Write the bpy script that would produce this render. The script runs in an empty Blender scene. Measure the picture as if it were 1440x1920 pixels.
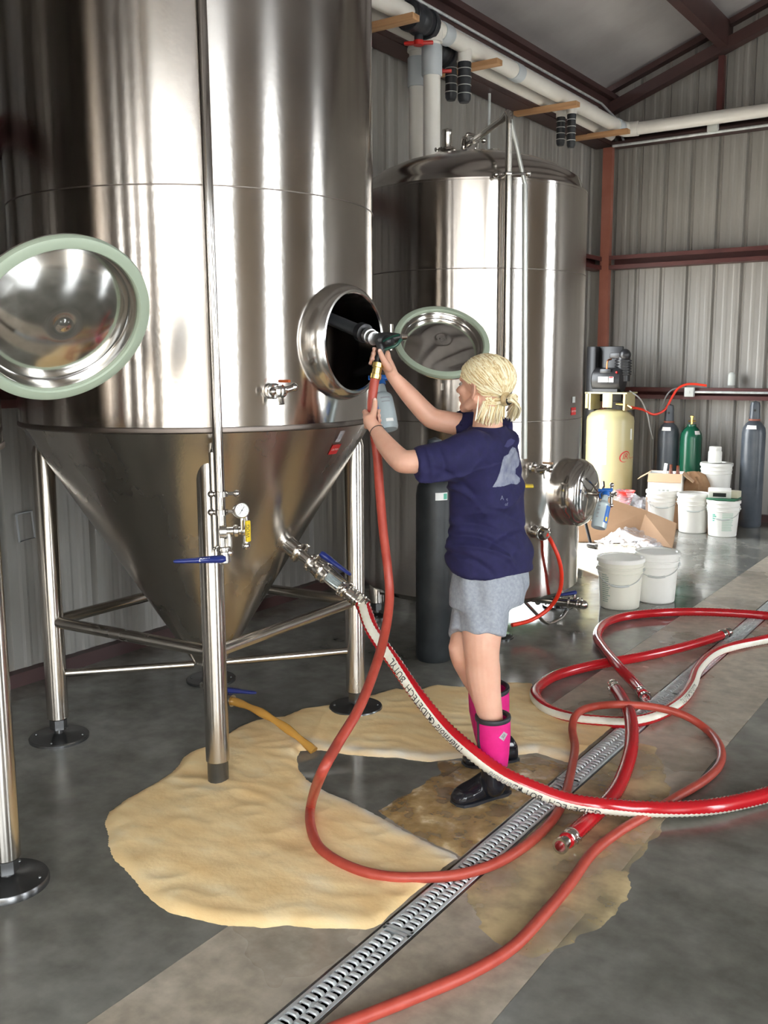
import bpy, bmesh, math, random
import numpy as np
from mathutils import Vector, Matrix, noise
random.seed(7)
PI = math.pi
sc = bpy.context.scene
COL = sc.collection
V = Vector

# ------------------------------------------------------------------ camera
FPX, CAMH = 1815.0, 1.6
_p, _r, _y = [math.radians(a) for a in (8.8, 0.24, 34.4)]
_f = V((-math.sin(_y)*math.cos(_p), math.cos(_y)*math.cos(_p), -math.sin(_p)))
_rt = V((math.cos(_y), math.sin(_y), 0)); _dn = _f.cross(_rt)
RT = _rt*math.cos(_r) + _dn*math.sin(_r); DN = -_rt*math.sin(_r) + _dn*math.cos(_r); FW = _f
cam = bpy.data.cameras.new('camera'); camo = bpy.data.objects.new('camera', cam); COL.objects.link(camo)
camo.matrix_world = Matrix((( RT.x, -DN.x, -FW.x, 0), (RT.y, -DN.y, -FW.y, 0), (RT.z, -DN.z, -FW.z, CAMH), (0, 0, 0, 1)))
cam.sensor_fit = 'VERTICAL'; cam.sensor_height = 24; cam.sensor_width = 18; cam.lens = FPX/1920*24
cam.clip_start = .05; sc.camera = camo
# survey helpers: measured image directions turned into real places in the hall
def ray(x, y): return RT*((x-720)/FPX) + DN*((y-960)/FPX) + FW
def at(x, y, d): return V((0, 0, CAMH)) + ray(x, y)*d
def fl(x, y, z=0.0):
    r = ray(x, y); return V((0, 0, CAMH)) + r*((z-CAMH)/r.z)
def pl(x, y, ax, val):
    r = ray(x, y); return V((0, 0, CAMH)) + r*((val-(CAMH if ax == 2 else 0))/r[ax])

# ------------------------------------------------------------------ world, sun, exposure
W = bpy.data.worlds.new('world'); sc.world = W; W.use_nodes = True
nt = W.node_tree; nt.nodes.clear()
wo = nt.nodes.new('ShaderNodeOutputWorld'); bg = nt.nodes.new('ShaderNodeBackground')
bg.inputs['Color'].default_value = (.90, .96, 1.0, 1); bg.inputs['Strength'].default_value = 6.8
nt.links.new(bg.outputs[0], wo.inputs[0])
sun = bpy.data.lights.new('sun', 'SUN'); sun.energy = 34; sun.angle = .02; sun.color = (1, .96, .88)
suno = bpy.data.objects.new('sun', sun); COL.objects.link(suno)
suno.rotation_euler = V((-.50, .35, .77)).to_track_quat('Z', 'Y').to_euler()
sc.view_settings.view_transform = 'Standard'; sc.view_settings.look = 'None'
sc.view_settings.exposure = 1.5; sc.view_settings.gamma = 1; sc.view_settings.use_curve_mapping = False

def portal(name, c, n, w, h):
    l = bpy.data.lights.new(name, 'AREA'); l.shape = 'RECTANGLE'; l.size = w; l.size_y = h; l.energy = 1
    l.cycles.is_portal = True
    o = bpy.data.objects.new(name, l); COL.objects.link(o); o.location = c
    n = V(n); zx = -n; yy = V((0, 0, 1)); xx = yy.cross(zx)
    o.matrix_world = Matrix(((xx.x, yy.x, zx.x, c[0]), (xx.y, yy.y, zx.y, c[1]), (xx.z, yy.z, zx.z, c[2]), (0, 0, 0, 1)))
# ------------------------------------------------------------------ materials
def mat(name, col=(.5, .5, .5), rough=.5, metal=0, **k):
    m = bpy.data.materials.new(name); m.use_nodes = True; t = m.node_tree
    b = t.nodes['Principled BSDF']; b.inputs['Base Color'].default_value = (*col, 1)
    b.inputs['Roughness'].default_value = rough; b.inputs['Metallic'].default_value = metal
    for a, v in k.items(): b.inputs[a.replace('_', ' ')].default_value = v
    return m
def nd(m, typ, **k):
    n = m.node_tree.nodes.new(typ)
    for a, v in k.items():
        if a in n.inputs: n.inputs[a].default_value = v
        else: setattr(n, a, v)
    return n
def lk(m, a, b): m.node_tree.links.new(a, b)
def B(m): return m.node_tree.nodes['Principled BSDF']
def tex(m, scale=5, detail=4, stretch=(1, 1, 1), obj=False, rough=.55):
    tc = nd(m, 'ShaderNodeTexCoord'); mp = nd(m, 'ShaderNodeMapping'); mp.inputs['Scale'].default_value = stretch
    geo = nd(m, 'ShaderNodeNewGeometry')
    lk(m, tc.outputs['Object'] if obj else geo.outputs['Position'], mp.inputs['Vector'])
    n = nd(m, 'ShaderNodeTexNoise', Scale=scale, Detail=detail, Roughness=rough); lk(m, mp.outputs[0], n.inputs['Vector'])
    return n
def ramp(m, src, stops):
    r = nd(m, 'ShaderNodeValToRGB'); lk(m, src, r.inputs[0]); e = r.color_ramp.elements
    while len(e) < len(stops): e.new(.5)
    for i, (p, c) in enumerate(stops):
        e[i].position = p; e[i].color = (*c, 1) if len(c) == 3 else c
    return r
def g(v): return (v, v, v)
def bump(m, src, strength=.2, dist=.01):
    b = nd(m, 'ShaderNodeBump', Strength=strength, Distance=dist); lk(m, src, b.inputs['Height']); lk(m, b.outputs[0], B(m).inputs['Normal']); return b
def noisy(name, c1, c2, scale=6, rough=.5, metal=0, bs=0, bd=.005, stretch=(1, 1, 1), lo=.3, hi=.7, obj=False, detail=4, **k):
    m = mat(name, c1, rough, metal, **k); n = tex(m, scale, detail, stretch, obj)
    lk(m, ramp(m, n.outputs[0], [(lo, c1), (hi, c2)]).outputs[0], B(m).inputs['Base Color'])
    if bs: bump(m, n.outputs[0], bs, bd)
    return m
def brushed(name, col, r0, r1, aniso=.0, streak=(1, 1, 1), bs=.0):
    m = mat(name, col, r0, 1); n = tex(m, 3, 5, streak)
    lk(m, ramp(m, n.outputs[0], [(.3, g(r0)), (.7, g(r1))]).outputs[0], B(m).inputs['Roughness'])
    n2 = tex(m, 2.2, 4, (1, 1, .35))
    lk(m, ramp(m, n2.outputs[0], [(.3, tuple(c*.86 for c in col)), (.7, col)]).outputs[0], B(m).inputs['Base Color'])
    if bs:
        n3 = tex(m, 60, 3); bump(m, n3.outputs[0], bs, .0015)
    if aniso:
        B(m).inputs['Anisotropic'].default_value = aniso
        tg = nd(m, 'ShaderNodeTangent'); tg.direction_type = 'RADIAL'; tg.axis = 'Z'; lk(m, tg.outputs[0], B(m).inputs['Tangent']); B(m).inputs['Anisotropic Rotation'].default_value = .25
    return m
M = {}
M['tank'] = brushed('brushed_stainless', (.60, .56, .52), .12, .22, .75, (1, 1, .2), .12)
M['cone'] = brushed('satin_stainless', (.56, .52, .47), .20, .32, .6, (1, 1, .2), .15)
M['steel'] = brushed('polished_stainless', (.68, .65, .61), .10, .22)
M['leg'] = brushed('tube_stainless', (.60, .56, .51), .16, .30, .5, (1, 1, .3))
M['darksteel'] = mat('dark_steel', (.12, .12, .12), .25, .8)
M['lid'] = brushed('lid_stainless', (.70, .68, .65), .10, .20)
M['seam'] = mat('weld_seam', (.20, .17, .15), .45, 1)
M['gasket'] = mat('pale_green_rubber', (.33, .39, .30), .42)
M['panel'] = noisy('galvanised_panel', (.235, .223, .207), (.32, .305, .285), 3.0, .5, .15, stretch=(1, 1, .25))
M['panel_warm'] = noisy('warm_liner_panel', (.40, .33, .26), (.50, .42, .33), 2, .6)
M['sky_screen'] = noisy('added_sky_screen', (.17, .165, .155), (.23, .22, .21), 1.2, .8)  # surface of the unseen screen added outdoors
M['ceil'] = noisy('roof_panel', (.29, .275, .28), (.37, .355, .36), 1.5, .5, .2)
M['primer'] = noisy('red_oxide_primer', (.065, .015, .015), (.09, .024, .022), 5, .5)
M['primer_dark'] = noisy('dark_oxide_primer', (.042, .020, .020), (.07, .032, .03), 3, .5)
M['column'] = noisy('faded_primer', (.27, .085, .055), (.35, .13, .09), 4, .6)
M['pvc'] = noisy('white_pvc', (.72, .69, .64), (.82, .80, .75), 2, .35)
M['pvcjoint'] = mat('pvc_coupling', (.50, .54, .57), .4)
M['wood'] = noisy('pine_timber', (.42, .22, .10), (.58, .34, .17), 6, .6, stretch=(.3, 4, 4))
M['black'] = mat('black_plastic', (.018, .018, .02), .35)
M['blackrub'] = noisy('black_rubber', (.012, .014, .018), (.03, .033, .04), 20, .45, bs=.2)
M['redplas'] = mat('red_plastic', (.55, .02, .015), .4)
M['whiteplas'] = noisy('white_plastic', (.74, .73, .68), (.82, .81, .77), 4, .35)
M['creamplas'] = mat('cream_plastic', (.72, .70, .60), .35)
M['blue'] = mat('blue_plastic', (.01, .022, .16), .35)
M['trigger'] = mat('bright_blue_plastic', (.01, .13, .50), .35)
M['yellow'] = mat('yellow_sleeve', (.80, .58, .02), .45)
M['brass'] = mat('brass', (.85, .62, .22), .25, 1)
M['white'] = mat('white_label', (.85, .85, .83), .5)
M['ink'] = mat('black_ink', (.02, .02, .02), .6)
M['greyink'] = mat('grey_ink', (.30, .31, .33), .6)
M['redlab'] = mat('red_label', (.55, .02, .02), .5)
M['greenlab'] = mat('green_label', (.10, .42, .30), .5)
M['hose'] = mat('glossy_red_hose', (.46, .008, .014), .22, Coat_Weight=.4)
M['hosewhite'] = noisy('white_hose_stripe', (.72, .68, .56), (.80, .77, .68), 30, .35)
M['wash'] = noisy('rust_red_rubber', (.36, .045, .028), (.44, .07, .045), 25, .42)
M['airhose'] = mat('orange_red_hose', (.70, .035, .012), .35)
M['galv'] = noisy('galvanised_steel', (.56, .60, .61), (.80, .84, .85), 18, .34, .5, bs=.1, bd=.002)
M['card'] = noisy('cardboard', (.40, .24, .14), (.48, .30, .18), 3, .8)
M['cardtop'] = mat('cardboard_flap', (.55, .36, .22), .8)
M['tan'] = noisy('tan_enamel', (.44, .385, .20), (.49, .435, .24), 2, .3)
M['cylgrey'] = noisy('grey_enamel', (.045, .055, .07), (.075, .085, .10), 8, .35)
M['cylgreen'] = mat('green_enamel', (.006, .085, .045), .25)
M['cyldark'] = noisy('charcoal_enamel', (.012, .015, .017), (.03, .033, .035), 10, .45)
M['boxgrey'] = mat('grey_box', (.50, .52, .50), .5)
M['skin'] = noisy('skin', (.62, .33, .23), (.70, .41, .30), 14, .5, Subsurface_Weight=.12, Subsurface_Scale=.01)
B(M['skin']).inputs['Subsurface Radius'].default_value = (1, .3, .15)
M['tan_skin'] = M['skin']
M['hair'] = noisy('blonde_hair', (.34, .23, .11), (.62, .48, .27), 60, .38, bs=.6, bd=.004, stretch=(.5, 2.2, .5), obj=False)
M['hairstr'] = mat('pale_blonde_strand', (.80, .68, .42), .35)
M['hairgold'] = mat('golden_strand', (.60, .44, .22), .35)
M['hairpale'] = mat('bleached_strand', (.92, .85, .64), .35)
M['shirt'] = noisy('navy_cotton', (.007, .0065, .048), (.012, .010, .066), 40, .85, bs=.15, bd=.002)
M['shorts'] = noisy('heather_grey_jersey', (.24, .26, .30), (.34, .36, .40), 90, .9, bs=.2, bd=.002)
M['print'] = noisy('faded_grey_print', (.14, .15, .24), (.30, .32, .38), 30, .8)
M['pink'] = noisy('pink_neoprene', (.58, .004, .16), (.66, .008, .20), 40, .65)
M['boot'] = mat('wet_black_rubber', (.012, .012, .016), .14)
M['lip'] = mat('lip', (.50, .17, .13), .5)
M['brow'] = mat('brow', (.35, .22, .12), .7)
M['eye'] = mat('eye', (.45, .40, .38), .3)
M['iris'] = mat('iris', (.05, .10, .14), .2)
M['nail'] = mat('nail', (.75, .50, .43), .3)
M['clear'] = mat('clear_plastic', (.75, .85, .87), .12, Transmission_Weight=.75, IOR=1.25)
M['liquid'] = mat('cloudy_bottle', (.62, .72, .76), .25, Transmission_Weight=.35, IOR=1.2)
M['gauge'] = mat('gauge_face', (.80, .80, .76), .4)
M['bag'] = mat('clear_film', (.45, .45, .48), .10, Transmission_Weight=0, Alpha=.32)
M['brownbag'] = noisy('brown_paper', (.26, .13, .06), (.40, .24, .13), 8, .8, bs=.3)
M['amber'] = mat('amber_glass', (.16, .03, .008), .1)
M['leaf'] = noisy('leafy_green', (.05, .16, .03), (.14, .34, .07), 9, .7)
M['outside'] = noisy('outdoor_gravel', (.20, .19, .17), (.27, .255, .23), 2, .9)

# wet concrete slab
m = mat('wet_concrete', (.1, .1, .1), .2); M['floor'] = m
n = tex(m, 1.3, 8, rough=.62); n2 = tex(m, 9, 5)
mx = nd(m, 'ShaderNodeMixRGB', blend_type='OVERLAY'); mx.inputs[0].default_value = .55
lk(m, ramp(m, n.outputs[0], [(.32, (.085, .083, .070)), (.5, (.165, .160, .140)), (.7, (.25, .246, .22))]).outputs[0], mx.inputs[1])
lk(m, n2.outputs[0], mx.inputs[2]); lk(m, mx.outputs[0], B(m).inputs['Base Color'])
nr = tex(m, .8, 4); lk(m, ramp(m, nr.outputs[0], [(.38, g(.06)), (.62, g(.26))]).outputs[0], B(m).inputs['Roughness'])
nb = tex(m, 7, 3); bump(m, nb.outputs[0], .10, .01); B(m).inputs['Specular IOR Level'].default_value = .55
m = mat('strip_concrete', (.3, .27, .22), .4); M['strip'] = m
n = tex(m, 2.2, 8, rough=.65); n2 = tex(m, 14, 5)
mx = nd(m, 'ShaderNodeMixRGB', blend_type='OVERLAY'); mx.inputs[0].default_value = .6
lk(m, ramp(m, n.outputs[0], [(.30, (.27, .225, .17)), (.5, (.40, .345, .275)), (.7, (.50, .44, .36))]).outputs[0], mx.inputs[1])
lk(m, n2.outputs[0], mx.inputs[2]); lk(m, mx.outputs[0], B(m).inputs['Base Color'])
nr = tex(m, 1.1, 4); lk(m, ramp(m, nr.outputs[0], [(.38, g(.20)), (.62, g(.48))]).outputs[0], B(m).inputs['Roughness'])
bump(m, n2.outputs[0], .12, .006)
# foam
m = mat('beer_foam', (.8, .6, .35), .6, Subsurface_Weight=.0); M['foam'] = m
n = tex(m, 5, 6, (1, 1.6, 1)); lk(m, ramp(m, n.outputs[0], [(.3, (.88, .60, .28)), (.55, (.94, .70, .37)), (.75, (.95, .78, .50))]).outputs[0], B(m).inputs['Base Color'])
nb = tex(m, 55, 4); bump(m, nb.outputs[0], .35, .004)
m = mat('thin_beer', (.30, .17, .06), .08); M['beer'] = m
n = tex(m, 9, 6, (1, 1, 1)); lk(m, ramp(m, n.outputs[0], [(.36, (.34, .20, .075)), (.50, (.50, .32, .125)), (.60, (.62, .43, .20)), (.68, (.90, .72, .46))]).outputs[0], B(m).inputs['Base Color'])
lk(m, ramp(m, n.outputs[0], [(.35, g(.50)), (.65, g(.90))]).outputs[0], B(m).inputs['Alpha']); nb = tex(m, 26, 3); bump(m, nb.outputs[0], .5, .01)
m = mat('pale_film', (.5, .4, .2), .15); M['film'] = m
n = tex(m, 4.5, 5); lk(m, ramp(m, n.outputs[0], [(.35, (.50, .39, .21)), (.6, (.72, .56, .31))]).outputs[0], B(m).inputs['Base Color'])
lk(m, ramp(m, n.outputs[0], [(.30, g(.12)), (.48, g(.5)), (.66, g(.85))]).outputs[0], B(m).inputs['Alpha'])
M['jet'] = mat('beer_stream', (.62, .33, .07), .12, Transmission_Weight=.25, IOR=1.33)
M['water'] = mat('splash_water', (.75, .72, .62), .06, Transmission_Weight=.6, IOR=1.33)

# ------------------------------------------------------------------ mesh helpers
class MB:
    def __init__(s): s.v = []; s.f = []; s.m = []
    def add(s, vs, fs, mi=0):
        o = len(s.v); s.v += [tuple(a) for a in vs]; s.f += [tuple(i+o for i in f) for f in fs]; s.m += [mi]*len(fs); return s
    def box(s, c, d, R=None, mi=0, bev=0):
        if bev:
            bm = bmesh.new(); bmesh.ops.create_cube(bm, size=1)
            for v in bm.verts: v.co = V((v.co.x*d[0], v.co.y*d[1], v.co.z*d[2]))
            bmesh.ops.bevel(bm, geom=bm.edges[:], offset=bev, segments=2, affect='EDGES', profile=.5)
            P = [v.co.copy() for v in bm.verts]; F = [[v.index for v in f.verts] for f in bm.faces]; bm.free()
        else:
            P = [V((x*d[0]/2, y*d[1]/2, z*d[2]/2)) for x in (-1, 1) for y in (-1, 1) for z in (-1, 1)]
            F = [(0, 1, 3, 2), (4, 6, 7, 5), (0, 4, 5, 1), (2, 3, 7, 6), (0, 2, 6, 4), (1, 5, 7, 3)]
        R = R or Matrix.Identity(3); c = V(c)
        return s.add([R @ p + c for p in P], F, mi)
    def lathe(s, prof, n=32, o=(0, 0, 0), R=None, mi=0, closed=False):
        R = R or Matrix.Identity(3); o = V(o); vs = []; fs = []
        k = len(prof)
        for (r, z) in prof:
            for i in range(n):
                a = 2*PI*i/n; vs.append(R @ V((r*math.cos(a), r*math.sin(a), z)) + o)
        for j in range(k-1 if not closed else k):
            j2 = (j+1) % k
            for i in range(n):
                i2 = (i+1) % n; fs.append((j*n+i, j*n+i2, j2*n+i2, j2*n+i))
        if not closed:
            if prof[0][0] > 1e-5: fs.append(tuple(range(n))[::-1])
            if prof[-1][0] > 1e-5: fs.append(tuple((k-1)*n+i for i in range(n)))
        return s.add(vs, fs, mi)
    def cyl(s, a, b, r, r2=None, n=16, mi=0):
        a = V(a); b = V(b); d = b-a
        return s.lathe([(r, 0), (r if r2 is None else r2, d.length)], n, a, rotz(d), mi)
    def ball(s, c, r, n=16, m=10, R=None, mi=0):
        if not hasattr(r, '__len__'): r = (r, r, r)
        R = R or Matrix.Identity(3); c = V(c)
        vs = [R @ V((0, 0, r[2])) + c]; fs = []
        for j in range(1, m):
            t = PI*j/m
            for i in range(n):
                a = 2*PI*i/n; vs.append(R @ V((r[0]*math.sin(t)*math.cos(a), r[1]*math.sin(t)*math.sin(a), r[2]*math.cos(t))) + c)
        vs.append(R @ V((0, 0, -r[2])) + c); L = len(vs)-1
        for i in range(n):
            i2 = (i+1) % n; fs.append((0, 1+i, 1+i2)); fs.append((L, L-n+i2, L-n+i))
            for j in range(m-2): fs.append((1+j*n+i, 1+(j+1)*n+i, 1+(j+1)*n+i2, 1+j*n+i2))
        return s.add(vs, fs, mi)
    def tube(s, pts, rad, n=12, mi=0, flat=None, cap=True, stripe=None, ridge=None):
        """pts polyline; rad number or list; stripe = (angle list, half width, mat index)"""
        P, Rr, A = pts, rad if hasattr(rad, '__len__') else [rad]*len(pts), None
        T = []
        for i in range(len(P)):
            a = P[max(i-1, 0)]; b = P[min(i+1, len(P)-1)]; T.append((b-a).normalized())
        N = V((0, 0, 1)) - T[0]*T[0].z
        if N.length < .2: N = V((1, 0, 0)) - T[0]*T[0].x
        N.normalize(); o = len(s.v); vs = []
        for i, p in enumerate(P):
            if stripe:
                u = V((0, 0, 1)) - T[i]*T[i].z
                if u.length > .12: N = (N*.6 + u.normalized()*.4)
            N = (N - T[i]*N.dot(T[i])).normalized(); Bv = T[i].cross(N)
            for k in range(n):
                a = 2*PI*k/n+(stripe[0][i] if stripe else 0); fx = flat if flat else 1
                vs.append(p + N*(math.cos(a)*Rr[i]*fx) + Bv*(math.sin(a)*Rr[i]))
        fs = []; ms = []
        for i in range(len(P)-1):
            for k in range(n):
                k2 = (k+1) % n; fs.append((i*n+k, i*n+k2, (i+1)*n+k2, (i+1)*n+k))
                w = mi
                if stripe:
                    c = (2*PI*(k+.5)/n); d = (c+PI) % (2*PI)-PI
                    if abs(d) < stripe[1]: w = stripe[2]
                ms.append(w)
        if cap: fs += [tuple(range(n))[::-1], tuple((len(P)-1)*n+k for k in range(n))]; ms += [mi, mi]
        s.v += [tuple(a) for a in vs]; s.f += [tuple(j+o for j in f) for f in fs]; s.m += ms; return s
    def cap(s, pts, rad, n=16, flat=None):   # limb with round ends
        s.tube(pts, rad, n, flat=flat); r = rad if hasattr(rad, '__len__') else [rad]*len(pts)
        s.ball(pts[0], r[0]*.99, n, 10); s.ball(pts[-1], r[-1]*.99, n, 10); return s
    def loft(s, rings, n=28, mi=0):          # rings: (centre, half vector a, half vector b[, power])
        vs = []; fs = []
        for rg in rings:
            c, a, b = rg[:3]; pw = rg[3] if len(rg) > 3 else 1
            for i in range(n):
                t = 2*PI*i/n; ct, st = math.cos(t), math.sin(t)
                vs.append(V(c) + V(a)*(abs(ct)**pw*(1 if ct > 0 else -1)) + V(b)*(abs(st)**pw*(1 if st > 0 else -1)))
        for j in range(len(rings)-1):
            for i in range(n):
                i2 = (i+1) % n; fs.append((j*n+i, j*n+i2, (j+1)*n+i2, (j+1)*n+i))
        fs += [tuple(range(n))[::-1], tuple((len(rings)-1)*n+k for k in range(n))]
        return s.add(vs, fs, mi)
    def build(s, name, mats, parent=None, smooth=35, loc=None):
        me = bpy.data.meshes.new(name); me.from_pydata(s.v, [], s.f)
        if not isinstance(mats, (list, tuple)): mats = [mats]
        for m_ in mats: me.materials.append(M[m_] if isinstance(m_, str) else m_)
        me.polygons.foreach_set('material_index', s.m)
        if smooth:
            me.polygons.foreach_set('use_smooth', [True]*len(s.f)); me.set_sharp_from_angle(angle=math.radians(smooth))
        bm = bmesh.new(); bm.from_mesh(me); bmesh.ops.recalc_face_normals(bm, faces=bm.faces[:]); bm.to_mesh(me); bm.free()
        me.update()
        return link(name, me, parent)
def rotz(d):
    return V(d).normalized().to_track_quat('Z', 'Y').to_matrix()
def link(name, me, parent=None):
    o = bpy.data.objects.new(name, me); COL.objects.link(o)
    if parent is not None:
        o.parent = parent; o.matrix_parent_inverse = wmat(parent).inverted()
    return o
def wmat(o):
    L = Matrix.LocRotScale(o.location, o.rotation_euler, o.scale)
    return wmat(o.parent) @ o.matrix_parent_inverse @ L if o.parent else L
def tag(o, label, cat, group=None, kind=None):
    o['label'] = label; o['category'] = cat
    if group: o['group'] = group
    if kind: o['kind'] = kind
    return o
def thing(name, label, cat, loc=(0, 0, 0), group=None, rz=0):
    o = bpy.data.objects.new(name, None); o.empty_display_size = .1; COL.objects.link(o); o.location = loc; o.rotation_euler = (0, 0, rz)
    return tag(o, label, cat, group)
def struct(o): o['kind'] = 'structure'; return o
def cr(pts, n=8, closed=False):              # Catmull-Rom through points (vectors or scalars)
    out = []; L = len(pts)
    for i in range(L-1):
        p0 = pts[max(i-1, 0)]; p1 = pts[i]; p2 = pts[i+1]; p3 = pts[min(i+2, L-1)]
        for k in range(n):
            t = k/n; out.append(.5*((2*p1)+(p2-p0)*t+(2*p0-5*p1+4*p2-p3)*t*t+(3*p1-p0-3*p2+p3)*t**3))
    out.append(pts[-1]); return out
def resample(pts, step):
    d = [0]
    for a, b in zip(pts, pts[1:]): d.append(d[-1]+(b-a).length)
    n = max(2, int(d[-1]/step)); A = np.array([tuple(p) for p in pts]); s = np.linspace(0, d[-1], n)
    return [V((np.interp(t, d, A[:, 0]), np.interp(t, d, A[:, 1]), np.interp(t, d, A[:, 2]))) for t in s]
def evalmesh(o, name):
    dg = bpy.context.evaluated_depsgraph_get(); me = bpy.data.meshes.new_from_object(o.evaluated_get(dg)); me.name = name; return me
def remesh(mb, name, vox, it, mats, parent=None, fac=.5):
    me = bpy.data.meshes.new('tmp'); me.from_pydata(mb.v, [], mb.f)
    bm = bmesh.new(); bm.from_mesh(me); bmesh.ops.recalc_face_normals(bm, faces=bm.faces[:]); bm.to_mesh(me); bm.free()
    o = bpy.data.objects.new('tmp', me); COL.objects.link(o)
    r = o.modifiers.new('r', 'REMESH'); r.mode = 'VOXEL'; r.voxel_size = vox
    if it: s = o.modifiers.new('s', 'SMOOTH'); s.factor = fac; s.iterations = it
    bpy.context.view_layer.update()
    me2 = evalmesh(o, name); bpy.data.objects.remove(o)
    me2.materials.clear()
    for m_ in (mats if isinstance(mats, (list, tuple)) else [mats]): me2.materials.append(M[m_])
    me2.polygons.foreach_set('use_smooth', [True]*len(me2.polygons)); me2.polygons.foreach_set('material_index', [0]*len(me2.polygons))
    return link(name, me2, parent)
def text_mesh(s, size=1, depth=0, shear=0):
    c = bpy.data.curves.new('t', 'FONT'); c.body = s; c.size = size; c.extrude = depth; c.shear = shear; c.resolution_u = 2; c.align_x = 'CENTER'; c.align_y = 'CENTER'
    o = bpy.data.objects.new('t', c); COL.objects.link(o); bpy.context.view_layer.update(); me = evalmesh(o, 't'); bpy.data.objects.remove(o)
    vs = [v.co.copy() for v in me.vertices]; fs = [tuple(p.vertices) for p in me.polygons]; return vs, fs
def text_on(s, name, o, x, y, size, m_, parent, shear=0):   # flat text: o origin, x right, y up
    vs, fs = text_mesh(s, size, shear=shear); b = MB(); x = V(x).normalized(); y = V(y).normalized()
    b.add([V(o)+x*v.x+y*v.y for v in vs], fs); return b.build(name, m_, parent, 0)
def text_cyl(s, name, c, R, z, phi, size, m_, parent, shear=0): # text on vertical cylinder, phi = outward angle
    vs, fs = text_mesh(s, size, shear=shear); b = MB()
    b.add([V((c[0]+R*math.cos(phi+v.x/R), c[1]+R*math.sin(phi+v.x/R), z+v.y)) for v in vs], fs); return b.build(name, m_, parent, 0)
def patch_cyl(mb, c, R, z0, z1, p0, p1, n=8, mi=0, th=.0):
    vs = []; fs = []
    for i in range(n+1):
        p = p0+(p1-p0)*i/n
        for z in (z0, z1): vs.append((c[0]+R*math.cos(p), c[1]+R*math.sin(p), z))
    for i in range(n): fs.append((2*i, 2*i+2, 2*i+3, 2*i+1))
    mb.add(vs, fs, mi)
def copy_tree(o, parent=None):
    c = o.copy(); COL.objects.link(c)
    if parent: c.parent = parent
    for ch in [k for k in bpy.data.objects if k.parent == o]: copy_tree(ch, c)
    return c
# ------------------------------------------------------------------ the hall
XL, XR, YN, YB = -4.2, 6.0, -5.0, 10.1
RX, EZ, SL = .9, 4.32, .366
def roofz(x): return EZ + SL*(min(x, 2*RX-x)-XL)
_pc = {}
def panel_mesh(w, z0, h0, h1, m_='panel'):
    key = (m_, round(w, 3), round(z0, 3), round(h0, 3), round(h1, 3))
    if key in _pc: return _pc[key]
    prof = []; x = 0
    while x < w-1e-4:
        for dx, d in ((0, 0), (.055, 0), (.072, -.004), (.095, -.004), (.110, 0), (.145, 0), (.160, -.004), (.183, -.004), (.200, 0), (.215, 0), (.232, .030), (.253, .030)):
            if x+dx < w: prof.append((x+dx, d))
        x += .27
    prof.append((w, 0)); vs = []; fs = []
    for (a, d) in prof:
        vs += [(a, d, z0), (a, d, h0+(h1-h0)*a/w)]
    for i in range(len(prof)-1): fs.append((2*i, 2*i+2, 2*i+3, 2*i+1))
    me = bpy.data.meshes.new('wall_panel'); me.from_pydata(vs, [], fs); me.materials.append(M[m_]); _pc[key] = me; return me
def wall(name, origin, rz, length, hf, openings):
    """panels run along local x; local +y points outdoors"""
    b = MB(); segs = []; x = 0
    for (a, c, t) in sorted(openings)+[(length, length, 0)]:
        if a > x: segs.append((x, a, 0.0))
        if c > a: segs.append((a, c, t))
        x = c
    for (a, c, t) in segs:
        if t == 0: b.box(((a+c)/2, -.03, .035), (c-a, .06, .07))
        else:
            b.box(((a+c)/2, -.04, t+.06), (c-a+.2, .12, .12)); b.box((a-.05, -.04, t/2), (.1, .12, t)); b.box((c+.05, -.04, t/2), (.1, .12, t))
    w = b.build(name, 'primer_dark'); w.location = origin; w.rotation_euler = (0, 0, rz); struct(w)
    for (a, c, t) in segs:
        n = max(1, math.ceil((c-a)/.81-1e-6)); x = a
        for i in range(n):
            e = min(x+.81, c)
            brk = [x, e]
            for s0, s1 in zip(brk, brk[1:]):
                me = panel_mesh(s1-s0, t if t == 0 else t+.12, hf(s0), hf(s1), 'panel_warm' if name in ('wall_right', 'wall_near') else 'panel')
                o = bpy.data.objects.new('wall_panel', me); COL.objects.link(o); o.parent = w; o.location = (s0, 0, 0)
            x = e
            if x >= c-1e-6: break
    return w
wall('wall_left', (XL, YN, 0), PI/2, YB-YN, lambda s: EZ, [(12.8, 14.0, 2.7)])
wall('wall_back', (XL, YB, 0), 0, XR-XL, lambda s: roofz(XL+s), [])
wall('wall_right', (XR, YB, 0), -PI/2, YB-YN, lambda s: roofz(XR)+.02, [(.9, 2.1, 3.9), (6.6, 7.7, 3.9), (11.3, 14.6, 3.9)])
wall('wall_near', (XR, YN, 0), PI, XR-XL, lambda s: roofz(XR-s), [(.4, 5.6, 4.0), (8.0, 9.4, 3.2)])
portal('left_door_daylight', (XL-.02, 8.4, 1.35), (-1, 0, 0), 1.2, 2.7)
portal('right_far_door_daylight', (XR+.02, 8.6, 1.95), (1, 0, 0), 1.2, 3.9)
portal('right_mid_door_daylight', (XR+.02, 2.95, 1.95), (1, 0, 0), 1.1, 3.9)
portal('right_near_door_daylight', (XR+.02, -2.85, 1.95), (1, 0, 0), 3.3, 3.9)
portal('near_wide_door_daylight', (3.0, YN-.02, 2.0), (0, -1, 0), 5.2, 4.0)
portal('near_narrow_door_daylight', (-2.7, YN-.02, 1.6), (0, -1, 0), 1.4, 3.2)

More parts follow.
